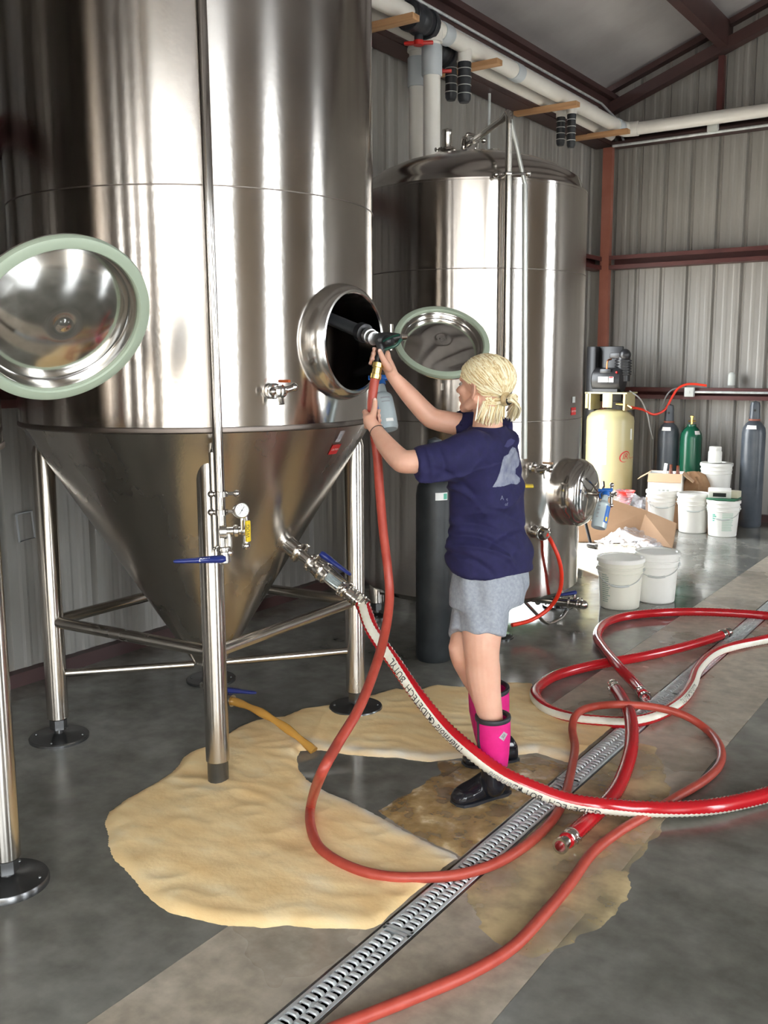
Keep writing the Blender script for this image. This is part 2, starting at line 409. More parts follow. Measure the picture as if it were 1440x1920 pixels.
# roof
b = MB()
for x in (-2.86, -1.3, .9, 3.1, 4.66): b.box((x, (YN+YB)/2, roofz(x)-.13), (.09, YB-YN, .24))
ceiling = struct(b.build('ceiling', 'primer_dark'))
def roof_mesh():
    vs = []; fs = []; n = 12; w = .9; L = RX-XL+.05
    for i in range(n*2+1):
        y = w*i/(n*2); z = .022 if i % 2 else 0
        vs += [(0, y, z), (L, y, z+L*SL)]
    for i in range(n*2): fs.append((2*i, 2*i+1, 2*i+3, 2*i+2))
    me = bpy.data.meshes.new('roof_panel'); me.from_pydata(vs, [], fs); me.materials.append(M['ceil']); return me
rm = roof_mesh()
for i in range(17):
    for s in (1, -1):
        o = bpy.data.objects.new('roof_panel', rm); COL.objects.link(o); o.parent = ceiling
        o.location = (XL-.03 if s == 1 else XR+.03, YN+.9*i-.1, EZ+.01)
        if s == -1: o.rotation_euler = (0, 0, PI); o.location.y += .9
def trim(n, mb, m_='primer'): return struct(mb.build('trim_%d' % n, m_))
def cbeam(a, b_, h, d, face, th=.012):      # open C section along a-b, web at the wall side, lips down the flanges
    a = V(a); b_ = V(b_); L = (b_-a).length; c = (a+b_)/2; x = (b_-a).normalized(); z = V((0, 0, 1)); y = V(face)
    R = Matrix((x, y, z)).transposed(); mb = MB()
    mb.box(c, (L, th, h), R); mb.box(c+z*(h/2-th/2)+y*d/2, (L, d, th), R); mb.box(c-z*(h/2-th/2)+y*d/2, (L, d, th), R)
    mb.box(c+y*d+z*(h/2-.02), (L, th, .04), R); mb.box(c+y*d-z*(h/2-.02), (L, th, .04), R); return mb
trim(1, cbeam((-3.92, 10.06, 2.617), (XR, 10.06, 2.617), .135, .16, (0, -1, 0)), 'primer')
trim(2, cbeam((-3.92, 10.06, 1.272), (XR, 10.06, 1.272), .116, .16, (0, -1, 0)), 'primer')
trim(3, cbeam((-4.16, YN, 2.617), (-4.16, YB, 2.617), .13, .14, (1, 0, 0)), 'primer')
trim(4, cbeam((-4.16, YN, 1.45), (-4.16, 6.7, 1.45), .12, .05, (1, 0, 0)), 'primer')
trim(5, cbeam((-3.92, 10.06, 3.835), (XR, 10.06, 3.835), .12, .18, (0, -1, 0)), 'primer_dark')
mb = MB(); mb.box((-4.08, (YN+YB)/2, 4.05), (.20, YB-YN, .48)); mb.box((-3.96, (YN+YB)/2, 4.27), (.08, YB-YN, .05)); mb.box((-3.96, (YN+YB)/2, 3.83), (.08, YB-YN, .03)); trim(6, mb, 'primer_dark')
# gable rafter, roof angle, wind post, corner column
def sloped(mb, x0, x1, y, drop, h, w):
    a = V((x0, y, roofz(x0)-drop)); b_ = V((x1, y, roofz(x1)-drop)); d = (b_-a); R = Matrix((d.normalized(), V((0, 1, 0)), d.normalized().cross(V((0, 1, 0))))).transposed()
    mb.box((a+b_)/2, (d.length, w, h), R)
mb = MB()
for (x0, x1) in ((XL, RX), (RX, XR)):
    sloped(mb, x0, x1, 10.03, .03, .055, .10)
    sloped(mb, x0, x1, 9.99, .235, .105, .12)
trim(7, mb, 'primer_dark')
mb = MB(); mb.box((-2.87, 9.98, 4.18), (.055, .07, .62)); mb.box((-.9, 9.98, 4.5), (.055, .07, 1.2)); trim(8, mb, 'primer')
mb = MB(); mb.box((-3.985, 10.0, 1.89), (.10, .006, 3.78)); mb.box((-4.03, 9.97, 1.89), (.010, .06, 3.78)); mb.box((-3.94, 9.97, 1.89), (.010, .06, 3.78)); mb.box((-3.985, 9.94, 1.89), (.10, .008, 3.78)); trim(9, mb, 'column')
# floor: slab with a channel for the drain, paler strip either side of it
X0, X1, XA, XB2 = -1.825, -1.00, -1.462, -1.352
b = MB(); b.box(((XL+X0)/2, (YN+YB)/2, -.1), (X0-XL, YB-YN, .2)); b.box(((X1+XR)/2, (YN+YB)/2, -.1), (XR-X1, YB-YN, .2))
floor = struct(b.build('floor', 'floor', smooth=0))
for (xa, xb) in ((X0, XA), (XB2, X1)):
    for (ya, yb) in ((YN, 1.0), (1.0, 5.6), (5.6, YB)):
        s = MB().box(((xa+xb)/2, (ya+yb)/2, -.1), (xb-xa-.003, yb-ya-.006, .2)).build('concrete_slab', 'strip', floor, 0)
b = MB(); b.box(((XA+XB2)/2, (YN+YB)/2, -.16), (XB2-XA, YB-YN, .04))
b.box((XA+.004, (YN+YB)/2, -.07), (.008, YB-YN, .14)); b.box((XB2-.004, (YN+YB)/2, -.07), (.008, YB-YN, .14))
b.build('drain_channel', 'darksteel', floor, 0)
b = MB().box((-1, 2, -.26), (60, 60, .1)); struct(b.build('trim_10', 'outside', smooth=0))
b = MB().box((4, -10.5, 2.3), (22, .3, 4.6)); struct(b.build('trim_12', 'sky_screen', smooth=0))  # added screen outside the near wide door, dims the sky mirrored in the tanks
# concrete apron at the side door and a hedge outdoors
b = MB().box((-7.2, 7.7, -.105), (6, 5, .2)); struct(b.build('trim_11', 'outside', smooth=0))
b = MB()
for i in range(60):
    a = random.uniform(18.0, 20.6); b.ball((-9.6+random.uniform(-.3, .3), a, random.uniform(.2, 2.4)), random.uniform(.25, .45), 8, 6)
hg = b.build('hedge', 'leaf', smooth=0); tag(hg, 'green hedge outdoors beyond the open side door, seen mirrored in the wet floor', 'hedge')

# drain grates: pressed steel sections lying in the channel
def grate(y0, y1, label, lift=0):
    t = thing('drain_grate', label, 'drain grate', ((XA+XB2)/2, y0, 0), 'grate sections along the floor drain')
    L = y1-y0-.006; w = XB2-XA-.016
    b = MB()
    for x in (-w/2+.006, w/2-.006): b.box((x, L/2, -.004), (.012, L, .012), bev=.002)
    b.box((0, L/2, -.006), (.007, L, .008))
    b.box((0, .006, -.004), (w, .012, .012)); b.box((0, L-.006, -.004), (w, .012, .012))
    k = L/3
    for i in (1, 2):
        b.lathe([(.011, -.003), (.011, .001), (.006, .003), (0, .003)], 12, (0, k*i, 0))
    f = b.build('frame', 'galv'); f.parent = t
    sl = MB(); hw = (w/2-.012-.002)
    sl.tube([V((-hw/2, 0, -.004)), V((-hw/2+.006, 0, .002)), V((hw/2-.006, 0, .002)), V((hw/2, 0, -.004))], .0074, 8, flat=.7)
    me = sl.build('slat', 'galv').data; proto = [o for o in bpy.data.objects if o.data == me][0]; bpy.data.objects.remove(proto)
    n = int(L/.026)
    for i in range(n):
        for s in (-1, 1):
            o = bpy.data.objects.new('slat', me); COL.objects.link(o); o.parent = t
            o.location = (s*(hw/2+.003), .014+(i+.5+(.25 if s > 0 else 0))*(L-.034)/n, 0)
    if lift: t.rotation_euler = (-lift, 0, 0)
    return t
grate(.96, 2.12, 'nearest galvanised slotted drain grate section, clean, at the bottom of the photo')
grate(2.12, 3.30, 'slotted drain grate section wet with beer beside the black boot')
g3 = grate(3.30, 4.50, 'slotted drain grate section with a slightly raised near end under the striped red hose'); g3.location.z = .006
grate(4.50, 5.70, 'slotted drain grate section running under the loop of thick red hose')
grate(5.70, 6.90, 'far bright slotted drain grate section, reached by the farthest red hose')
# ------------------------------------------------------------------ tanks
def azd(x, y, d):           # point on the sight line at horizontal distance d
    r = ray(x, y); return V((0, 0, CAMH)) + r*(d/math.hypot(r.x, r.y))
def cylhit(x, y, c, R):
    r = ray(x, y); a = r.x**2+r.y**2; b = -2*(r.x*c[0]+r.y*c[1]); q = c[0]**2+c[1]**2-R*R
    return V((0, 0, CAMH)) + r*((-b-math.sqrt(b*b-4*a*q))/(2*a))
def clamp(mb, p, d, r, n=18):          # tri-clamp: ring with wing nut
    d = V(d).normalized(); R = rotz(d); p = V(p)
    mb.lathe([(r*.9, -.010), (r*1.28, -.007), (r*1.36, 0), (r*1.28, .007), (r*.9, .010)], n, p, R)
    s = R @ V((1, 0, 0)); t = R @ V((0, 1, 0))
    mb.box(p+s*r*1.45, (r*.45, r*.45, .016), R, bev=.002); mb.cyl(p+s*r*1.45-t*r*.5, p+s*r*1.45+t*r*.7, r*.13, n=8)
    mb.ball(p+s*r*1.45+t*r*.85, (r*.20, r*.20, r*.32), 8, 6, R)
def lever(name, p, d, L, parent, up=V((0, 0, 1)), m_='blue'):   # tapered plastic butterfly-valve handle
    d = V(d).normalized(); u = (up-d*up.dot(d)).normalized(); s = d.cross(u); b = MB(); p = V(p)
    b.loft([(p-d*.012, s*.012, u*.010), (p, s*.020, u*.014), (p+d*L*.2, s*.019, u*.013), (p+d*L*.6, s*.013, u*.009), (p+d*L*.95, s*.009, u*.007), (p+d*L, s*.005, u*.004)], 14)
    return b.build(name, m_, parent)
def gauge(p, d, r, parent):
    d = V(d).normalized(); R = rotz(d); b = MB(); p = V(p)
    b.lathe([(r*.5, -.022), (r*.95, -.020), (r, -.014), (r, .003), (r*.9, .005), (r*.86, .001), (0, .001)], 24, p, R)
    g_ = b.build('gauge', 'steel', parent)
    MB().lathe([(r*.86, .0012), (r*.86, .0022), (0, .0022)], 24, p, R).build('dial', 'gauge', parent)
    b = MB()
    for i in range(11):
        a = PI*1.25-i*PI*1.5/10; q = V((math.cos(a), math.sin(a), 0)); b.box(p+R @ (q*r*.70)+d*.0026, (r*.14, r*.03, .0006), R @ Matrix.Rotation(a, 3, 'Z'))
    b.box(p+d*.003, (r*1.2, r*.05, .0008), R @ Matrix.Rotation(.9, 3, 'Z')); b.lathe([(r*.09, .003), (r*.09, .004), (0, .004)], 10, p, R)
    b.build('needle', 'ink', parent, 0)
def shell(c, R, zs, hole=None, n=240):     # cylinder with welded seams, optional manway hole on the +X side
    b = MB(); vs = []; fs = []
    for z in zs:
        for i in range(n):
            a = 2*PI*i/n; vs.append((c[0]+R*math.cos(a), c[1]+R*math.sin(a), z))
    for j in range(len(zs)-1):
        for i in range(n):
            i2 = (i+1) % n; f = (j*n+i, j*n+i2, (j+1)*n+i2, (j+1)*n+i)
            if hole and any(vs[k][0] > c[0] and math.hypot(vs[k][1]-hole[0], vs[k][2]-hole[1]) < hole[2] for k in f): continue
            fs.append(f)
    b.add(vs, fs); return b
def seam(c, R, z, parent):
    MB().lathe([(R-.002, z-.0035), (R+.0013, z-.002), (R+.0013, z+.002), (R-.002, z+.0035)], 160, (c[0], c[1], 0), closed=True).build('weld_seam', 'seam', parent)
def collar(y, z, xs, parent, s=1.0, low=True):
    R = rotz(V((1, 0, 0)))
    if low: b = MB(); b.lathe([(.214, xs-.06), (.219, xs-.005), (.218, xs+.012), (.212, xs+.035), (.203, xs+.052), (.192, xs+.062), (.184, xs+.063), (.179, xs+.058), (.176, xs+.03), (.176, xs-.05)], 80, (0, y, z), R, closed=True)
    else: b = MB(); b.lathe([(.205*s, xs-.06), (.212*s, xs+.02), (.226*s, xs+.045), (.228*s, xs+.085), (.222*s, xs+.105), (.205*s, xs+.13), (.186*s, xs+.142), (.180*s, xs+.143), (.174*s, xs+.139), (.171*s, xs+.125), (.171*s, xs-.07)], 72, (0, y, z), R, closed=True)
    return b.build('manway_collar', 'steel', parent)
def legs(c, offs, ztop, zrail, zlow, parent, r=.045, pad=.125, rad=True):
    P = []
    for li, (dx, dy) in enumerate(offs):
        ph_ = (.014, .005, .022, .014)[li] if rad else .014
        p = V((c[0]+dx, c[1]+dy, 0)); P.append(p); b = MB()
        b.lathe([(r*.9, .09), (r, .095), (r, ztop), (r*.8, ztop+.03), (.01, ztop+.045)], 28, p)
        l = b.build('leg', 'leg', parent)
        b = MB(); b.lathe([(.036, .045), (.036, .092), (.041, .095)] if not (rad and li == 1) else [(.038, .006), (.041, .010), (.041, .09), (.044, .095)], 6 if not (rad and li == 1) else 12, p); b.lathe([(.020, .01), (.020, .05)], 14, p)
        b.lathe([(pad, 0), (pad, ph_*.7), (pad*.97, ph_), (.045, ph_+.003), (.025, ph_+.012)], 40, p)
        for i in range(4):
            a = i*PI/2+.6; b.ball(p+V((math.cos(a)*pad*.8, math.sin(a)*pad*.8, ph_+.001)), .007, 8, 6)
        b.build('levelling_foot', 'darksteel', l)
    for i in range(4):
        a, b_ = P[i], P[(i+1) % 4]; d = (b_-a).normalized()
        MB().cyl(a+d*r*.8+V((0, 0, zrail)), b_-d*r*.8+V((0, 0, zrail)), .024, n=20).build('rail', 'leg', parent)
        if rad:
            d = (V((c[0], c[1], 0))-a).normalized()
            MB().cyl(a+d*r*.8+V((0, 0, zlow)), V((c[0], c[1], zlow))-d*.07, .017, n=16).build('low_rail', 'leg', parent)
def fermenter(name, c, label, manway, R=.732):
    t = thing(name, label, 'fermentation tank', (c[0], c[1], 0), None)
    my, mz = c[1]+.023, 1.676
    zs = [1.365]+[1.42+.02*i for i in range(27)]+[2.0, 2.197, 2.6, 3.1, 3.5, 3.8]
    shell(c, R, zs, (my, mz, .180)).build('cylinder', 'tank', t)
    b = MB(); b.lathe([(R, 3.8), (R*.97, 3.88), (R*.8, 3.97), (R*.5, 4.05), (R*.2, 4.09), (0, 4.1)], 120, (c[0], c[1], 0)); b.build('dome', 'tank', t)
    b = MB(); prof = [(.075, .31)]+[(.09+(R-.09)*k/24, .33+1.035*k/24) for k in range(25)]
    b.lathe(prof, 160, (c[0], c[1], 0)); b.build('cone', 'cone', t)
    for z in (2.197, 3.1): seam(c, R, z, t)
    MB().lathe([(R-.004, 1.353), (R+.004, 1.358), (R+.005, 1.366), (R+.003, 1.374), (R-.004, 1.378)], 200, (c[0], c[1], 0), closed=True).build('lower_rim', 'seam', t)
    xs = c[0]+R
    k = collar(my, mz, xs, t)
    legs(c, [(-.445, -.475), (.445, -.42), (.42, .515), (-.445, .45)], 1.235, .52, .288, t)
    b = MB(); o = V((c[0], c[1], 0))
    b.lathe([(.075, .318), (.075, .30), (.05, .296), (.035, .285), (.035, .20), (.048, .195), (.048, .183), (.03, .18), (.03, .165)], 24, o)
    b.tube(cr([o+V((0, 0, .18)), o+V((.01, .0, .15)), o+V((.045, .003, .135)), o+V((.12, .01, .135))], 5), .027, 14)
    clamp(b, o+V((.07, .005, .135)), (1, .05, 0), .027)
    ov = b.build('outlet_valve', 'steel', t)
    return t, my, mz
C1, C3, C2 = (-2.97, 2.97), (-2.97, 1.13), (-3.0, 5.35)
t1, my1, mz1 = fermenter('conical_fermenter', C1, 'large stainless conical fermenter with open round manway, standing behind the foam pool', True)
t3, my3, mz3 = fermenter('conical_fermenter', C3, 'stainless conical fermenter cut off at the left edge, only one leg in view', True)
t1['group'] = t3['group'] = 'conical fermenters in a row'
# outlet handle and wedge plates where the legs meet the cone
lever('outlet_handle', (C1[0]+.05, C1[1]+.02, .17), (.75, .30, -.02), .16, t1)
def lid(name, label, cx, cy, d, tilt, ang, par, r=.21):
    p = at(cx, cy, d); v = ray(cx, cy).normalized(); rt = (RT-v*RT.dot(v)).normalized(); up = rt.cross(v).normalized()
    up = -up if up.z < 0 else up
    m_ = rt*math.cos(math.radians(ang)) + up*math.sin(math.radians(ang)); n = -v*math.cos(math.radians(tilt)) + m_*math.sin(math.radians(tilt))
    R = rotz(n); s = r/.21
    b = MB(); pr_ = [(0, .010), (.012, .010), (.0135, .0088), (.024, .0086), (.0255, .0092), (.05, .0065), (.085, .001), (.117, -.008), (.143, -.019), (.161, -.029), (.172, -.033), (.177, -.028), (.179, -.014), (.181, -.009), (.184, -.012), (.18, -.010), (.205, -.010), (.209, -.016), (.209, -.024), (.18, -.030), (.165, -.042), (.14, -.040), (.11, -.030), (.06, -.018), (0, -.012)]
    b.lathe([(a*s, z*s) for a, z in pr_], 96, p, R); t = b.build(name, 'lid', par, 60); t['label'] = label
    b = MB(); b.lathe([(a*s, z*s) for a, z in [(.184, -.010), (.184, .000), (.187, .004), (.203, .004), (.210, .000), (.212, -.008), (.210, -.018), (.207, -.018), (.206, -.010)]], 96, p, R, closed=True); b.build('gasket', 'gasket', t)
    return t, p, n, R, rt, up
l1, p1, n1, R1, rt1, up1 = lid('manway_lid', 'smaller round steel lid with pale green gasket, open beside the manway above the woman', 829, 638, 4.2, 46, 78, t1)
l2, p2, n2, R2, rt2, up2 = lid('manway_lid', 'large near round steel lid with pale green gasket at the left edge', 117, 606, 2.2, 37, -59, t3)
b = MB(); h = V((-2.15, my1+.20, mz1+.02)); e = p1-rt1*.20-n1*.02
b.tube(cr([h, h+V((.05, .03, 0)), e-rt1*.05, e], 5), .011, 10); b.ball(h, .02); b.ball(e, .018); b.cyl(h-V((0, 0, .05)), h+V((0, 0, .05)), .010, n=10)
b.build('hinge_arm', 'steel', l1)
b = MB(); q = p1-up1*.185; b.tube([q, q-up1*.03], .008, 8); b.build('latch_pin', 'steel', l1)
b = MB(); h = V((-2.15, my3+.20, mz3-.1)); e = p2-rt2*.20-n2*.03; b.tube(cr([h, (h+e)/2+V((0, 0, -.02)), e], 5), .012, 10); b.build('hinge_arm', 'steel', l2)

# sample valve on the big fermenter
s = cylhit(510, 733, C1, .732); n = V((s.x-C1[0], s.y-C1[1], 0)).normalized(); sd = V((-n.y, n.x, 0)); b = MB()
b.lathe([(.026, -.01), (.026, .012), (.016, .02), (.016, .06), (.022, .062), (.022, .085), (.012, .09)], 20, s, rotz(n)); clamp(b, s+n*.02, n, .022)
b.tube([s+n*.07, s+n*.075+V((0, 0, -.03)), s+n*.08+V((0, 0, -.045))], .011, 10); b.ball(s+n*.07-sd*.03, .014); b.cyl(s+n*.07, s+n*.07+sd*.05+V((0, 0, .012)), .012, n=12); b.ball(s+n*.07+sd*.055+V((0, 0, .014)), .015)
sv = b.build('sample_valve', 'steel', t1)
MB().box(s+n*.085+sd*.01+V((0, 0, .036)), (.05, .014, .010), bev=.003).build('valve_lever', mat('orange_plastic', (.45, .09, .02), .4), sv)
# stickers on the cone
kk = (.732-.09)/1.035
def coneP(phi, z, off=.002):
    r_ = .09+kk*(z-.33)+off; return V((C1[0]+r_*math.cos(phi), C1[1]+r_*math.sin(phi), z-off*.5))
def conepatch(px, py, w, h, m_, name, parent):
    lo, hi = .8, 1.36
    r = ray(px, py); best = None
    for i in range(2000):
        p = V((0, 0, CAMH))+r*(3.0+i*.001)
        if math.hypot(p.x-C1[0], p.y-C1[1]) < .09+kk*(p.z-.33): best = p; break
    phi = math.atan2(best.y-C1[1], best.x-C1[0]); R_ = math.hypot(best.x-C1[0], best.y-C1[1]); b = MB(); vs = []; fs = []
    for i in range(5):
        for z in (best.z-h/2, best.z+h/2): vs.append(coneP(phi+(i/4-.5)*w/R_, z))
    for i in range(4): fs.append((2*i, 2*i+2, 2*i+3, 2*i+1))
    b.add(vs, fs); b.build(name, m_, parent, 0); return phi, best.z, R_
conepatch(627, 842, .062, .040, 'redlab', 'warning_label', t1)
ph, z_, R_ = conepatch(637, 818, .035, .045, mat('faint_label', (.42, .40, .42), .4), 'pressure_label', t1)
vs, fs = text_mesh('DANGER', .014); phr = math.atan2(0, 1)
ph2, z2, R2_ = conepatch(637, 818, .012, .02, 'greyink', 'label_mark', t1)
r_ = cylhit
def cone_text(s_, px, py, size, m_):
    r = ray(px, py)
    for i in range(2000):
        p = V((0, 0, CAMH))+r*(3.0+i*.001)
        if math.hypot(p.x-C1[0], p.y-C1[1]) < .09+kk*(p.z-.33): break
    phi = math.atan2(p.y-C1[1], p.x-C1[0]); R_ = math.hypot(p.x-C1[0], p.y-C1[1]); vs, fs = text_mesh(s_, size); b = MB()
    b.add([coneP(phi+v.x/R_, p.z+v.y, .0035) for v in vs], fs); b.build('label_text', m_, t1, 0)
cone_text('CAUTION', 627, 842, .011, 'white')

# spray pipe clamped in front of the big fermenter
pb = azd(416, 1030, 3.40); pt_ = azd(377, 4, 3.44)
top = pb + (pt_-pb)*1.18
cp = MB().tube([pb, pb+(top-pb)*.5, top, V((C1[0], C1[1], 4.2)), V((C1[0], C1[1], 4.08))], .0185, 20).build('spray_pipe', 'steel', t1)
fr = V((C1[0]-0, C1[1], 0)); out = V((.7, -.7, 0)).normalized(); rt_ = V((.7, .7, 0)).normalized(); ax = (top-pb).normalized()
b = MB(); q0 = pb-rt_*.022-out*.012; b.tube([q0, q0+ax*.34, q0+ax*.36-out*.06], .011, 12); b.build('side_tube', 'steel', cp)
lx = V((C1[0]+.445, C1[1]-.42, 0))
for (py, w) in ((926, .055), (960, .05)):
    q = azd(414, py, 3.40); b = MB(); b.lathe([(.019, -.010), (.025, -.009), (.025, .009), (.019, .010)], 20, q)
    b.cyl(q-rt_*.030, q+rt_*w, .0065, n=10); b.ball(q-rt_*.034, .012); b.ball(q+rt_*w, .013); b.cyl(q, q-out*.10, .007, n=8); b.build('pipe_clamp', 'steel', cp)
ga = azd(453, 957, 3.36); gv = -ray(453, 957).normalized(); gauge(ga, (gv+V((.35, .2, .1))).normalized(), .028, cp)
b = MB(); q = azd(418, 996, 3.40); b.lathe([(.018, -.014), (.028, -.012), (.028, .012), (.018, .014)], 20, q, rotz(rt_)); b.cyl(q, q+rt_*.07, .015, n=16); clamp(b, q+rt_*.045, rt_, .017)
b.ball(q+rt_*.075, .020); b.cyl(q+rt_*.08-V((0, 0, .05)), q+rt_*.08+V((0, 0, .06)), .011, n=14); b.cyl(ga-V((0, 0, .07)), ga-V((0, 0, .02)), .006, n=8)
b.ball(q+rt_*.08-V((0, 0, .055)), .015); b.cyl(q+rt_*.02, q+rt_*.02-V((0, 0, .06)), .012, n=12); b.build('side_valve', 'steel', cp)
q = azd(465, 996, 3.35); b = MB(); b.box(q, (.011, .020, .075), bev=.004); b.build('yellow_handle', 'yellow', cp)['label'] = 'yellow sleeved lever'
vs, fs = text_mesh('WOG', .018); b = MB(); f_ = (-ray(465, 996)).normalized(); xr = V((0, 0, 1)); yr = f_.cross(xr).normalized()
b.add([q+f_*.0125+xr*v.x+yr*v.y for v in vs], fs); b.build('handle_mark', 'ink', cp, 0)
b = MB(); q = azd(420, 1042, 3.38); b.lathe([(.019, .035), (.026, .03), (.026, .018), (.020, .014), (.024, -.012), (.024, -.022), (.014, -.028)], 22, q); clamp(b, q+V((0, 0, .024)), (0, 0, 1), .020); b.ball(q+rt_*.02+V((0, 0, .01)), .013); b.build('end_valve', 'steel', cp)
q = azd(416, 1048, 3.35); e = azd(325, 1053, 3.32); lv = lever('blue_lever', q, e-q, (e-q).length, cp)
vs, fs = text_mesh('DIXON', .016, shear=.3); d_ = (q-e).normalized(); f_ = -ray(380, 1051).normalized(); f_ = (f_-d_*f_.dot(d_)).normalized(); u_ = f_.cross(d_); o_ = e+(q-e)*.66+f_*.0145
b = MB(); b.add([o_+d_*v.x+u_*v.y for v in vs], fs); b.build('lever_mark', 'white', cp, 0)

# side outlet on the cone: ferrules, butterfly valve, sight glass, hose barb
P0 = V((-2.559, 3.031, .856)); nn = V((.84, .12, -.53)).normalized(); R = rotz(nn)
b = MB(); b.lathe([(.045, -.03), (.036, .01), (.036, .05), (.042, .055), (.042, .065), (.022, .07), (.022, .115), (.036, .12), (.036, .14), (.034, .15), (.034, .165), (.036, .17), (.036, .185)], 24, P0, R); va = b.build('side_outlet', 'steel', t1)
for k, r_ in ((.062, .034), (.130, .030), (.190, .032), (.315, .026)):
    b = MB(); clamp(b, P0+nn*k, R @ V((0, 0, 1)), r_); b.build('clamp', 'steel', va)
b = MB(); b.lathe([(.034, .185), (.040, .19), (.040, .215), (.030, .22), (.030, .225)], 24, P0, R)
for i in range(4):
    a = i*PI/2+.4; o = R @ V((math.cos(a), math.sin(a), 0))*.030; b.cyl(P0+nn*.215+o, P0+nn*.30+o, .0045, n=8); b.ball(P0+nn*.215+o, .008); b.ball(P0+nn*.30+o, .008)
b.lathe([(.036, .213), (.036, .221)], 20, P0, R); b.lathe([(.036, .296), (.036, .304)], 20, P0, R); b.lathe([(.024, .304), (.024, .33), (.028, .335), (.026, .37), (.024, .40)], 20, P0, R); sg = b.build('sight_frame', 'steel', va)
MB().cyl(P0+nn*.221, P0+nn*.296, .020, n=18).build('sight_glass', 'clear', va)
a0 = P0+nn*.135; hu = at(605, 1040, 3.86); he = at(658, 1078, 3.88); lever('blue_lever', hu, he-hu, (he-hu).length, va)
b = MB(); b.cyl(a0, hu, .009, n=10); hb = at(618, 1060, 3.84); b.tube([a0+nn*.03, hb, at(650, 1090, 3.86)], [.006, .010, .006], 8, flat=.5); b.build('valve_stem', 'steel', va)
HOSE0 = P0+nn*.345

# second tank: flat-sided bright tank with dome
t2 = thing('bright_tank', 'tall cylindrical stainless tank with domed top behind the woman', 'tank', (C2[0], C2[1], 0)); R = .686
MB_ = shell(C2, R, [.24, .6, 1.264, 1.7, 2.105, 2.585]); MB_.build('cylinder', 'tank', t2)
MB().lathe([(R+.001, 2.572), (R-.004, 2.582), (R-.018, 2.592), (R*.96, 2.620), (R*.93, 2.665), (R*.82, 2.715), (R*.65, 2.765), (R*.42, 2.81), (R*.2, 2.835), (0, 2.84)], 140, (C2[0], C2[1], 0)).build('dome', 'tank', t2, 60)
MB().lathe([(0, .10), (R*.4, .12), (R*.75, .16), (R*.93, .20), (R, .24)], 120, (C2[0], C2[1], 0)).build('dished_bottom', 'tank', t2)
for z in (2.105, 1.264): seam(C2, R, z, t2)
legs(C2, [(-.43, -.43), (.43, -.43), (.43, .43), (-.43, .43)], .22, .17, .1, t2, .045, .10, False)
# closed manway facing the aisle
mzy, mzz, xs = C2[1], .83, C2[0]+R
collar(mzy, mzz, xs-.03, t2, .88, False)
Rx = rotz(V((1, 0, 0))); o = V((xs+.095, mzy, mzz)); b = MB()
b.lathe([(.165, .0), (.168, .012), (.160, .022), (.13, .032), (.08, .042), (0, .048)], 72, o, Rx); dr = b.build('manway_door', 'lid', t2)
b = MB()
for i in range(3):
    a = i*2*PI/3+.35; q = o+V((.05, math.cos(a)*.16, math.sin(a)*.16)); b.tube([o+V((.09, 0, 0)), o+V((.075, math.cos(a)*.1, math.sin(a)*.1)), q], .007, 8)
b.cyl(o+V((.04, 0, 0)), o+V((.17, 0, 0)), .013, n=14); b.lathe([(.03, .09), (.03, .11)], 16, o, Rx); b.cyl(o+V((.16, -.06, 0)), o+V((.16, .06, 0)), .008, n=10); b.cyl(o+V((.16, 0, -.06)), o+V((.16, 0, .06)), .008, n=10)
for s_ in (-1, 1): b.ball(o+V((.16, .06*s_, 0)), .013); b.ball(o+V((.16, 0, .06*s_)), .013)
b.build('hand_wheel', 'steel', dr)
# front fittings of the second tank
def port(px, py, r_, L, parent, name='port'):
    s = cylhit(px, py, C2, R); n = V((s.x-C2[0], s.y-C2[1], 0)).normalized(); b = MB()
    b.lathe([(r_*1.5, -.02), (r_, .02), (r_, L*.6), (r_*1.25, L*.62), (r_*1.25, L*.8), (r_*.8, L)], 20, s, rotz(n)); clamp(b, s+n*L*.62, n, r_*1.05); return s, n, b
s, n, b = port(1003, 878, .022, .10, t2); sd = V((-n.y, n.x, 0)); b.tube([s+n*.09, s+n*.1+V((0, 0, -.05))], .010, 8); b.ball(s+n*.09+sd*.04, .018); b.cyl(s+n*.09-sd*.06, s+n*.09+sd*.04, .012, n=10); b.ball(s+n*.09-sd*.07+V((0, 0, .03)), .016); b.build('sample_valve', 'steel', t2)
MB().box(s+n*.12+V((0, 0, .04)), (.06, .02, .012), bev=.003).build('valve_lever', 'card', t2)['label'] = 'orange brown lever'
s, n, b = port(1003, 997, .030, .11, t2); AIR0 = s+n*.11; b.build('inlet_port', 'steel', t2)
p = cylhit(990, 911, C2, R+.05); b = MB(); b.box(p, (.06, .06, .016), Matrix.Rotation(.5, 3, 'Z'), bev=.004); b.build('yellow_handle', 'yellow', t2)
p = cylhit(1075, 771, C2, R); ph = math.atan2(p.y-C2[1], p.x-C2[0]); b = MB(); patch_cyl(b, C2, R+.002, p.z-.022, p.z+.022, ph-.05, ph+.05); b.build('warning_label', 'redlab', t2, 0)
text_cyl('CAUTION', 'label_text', C2, R+.0035, p.z, ph, .016, 'white', t2)
b = MB(); patch_cyl(b, C2, R+.002, p.z+.05, p.z+.085, ph-.03, ph+.03); b.build('pressure_label', 'boxgrey', t2, 0)
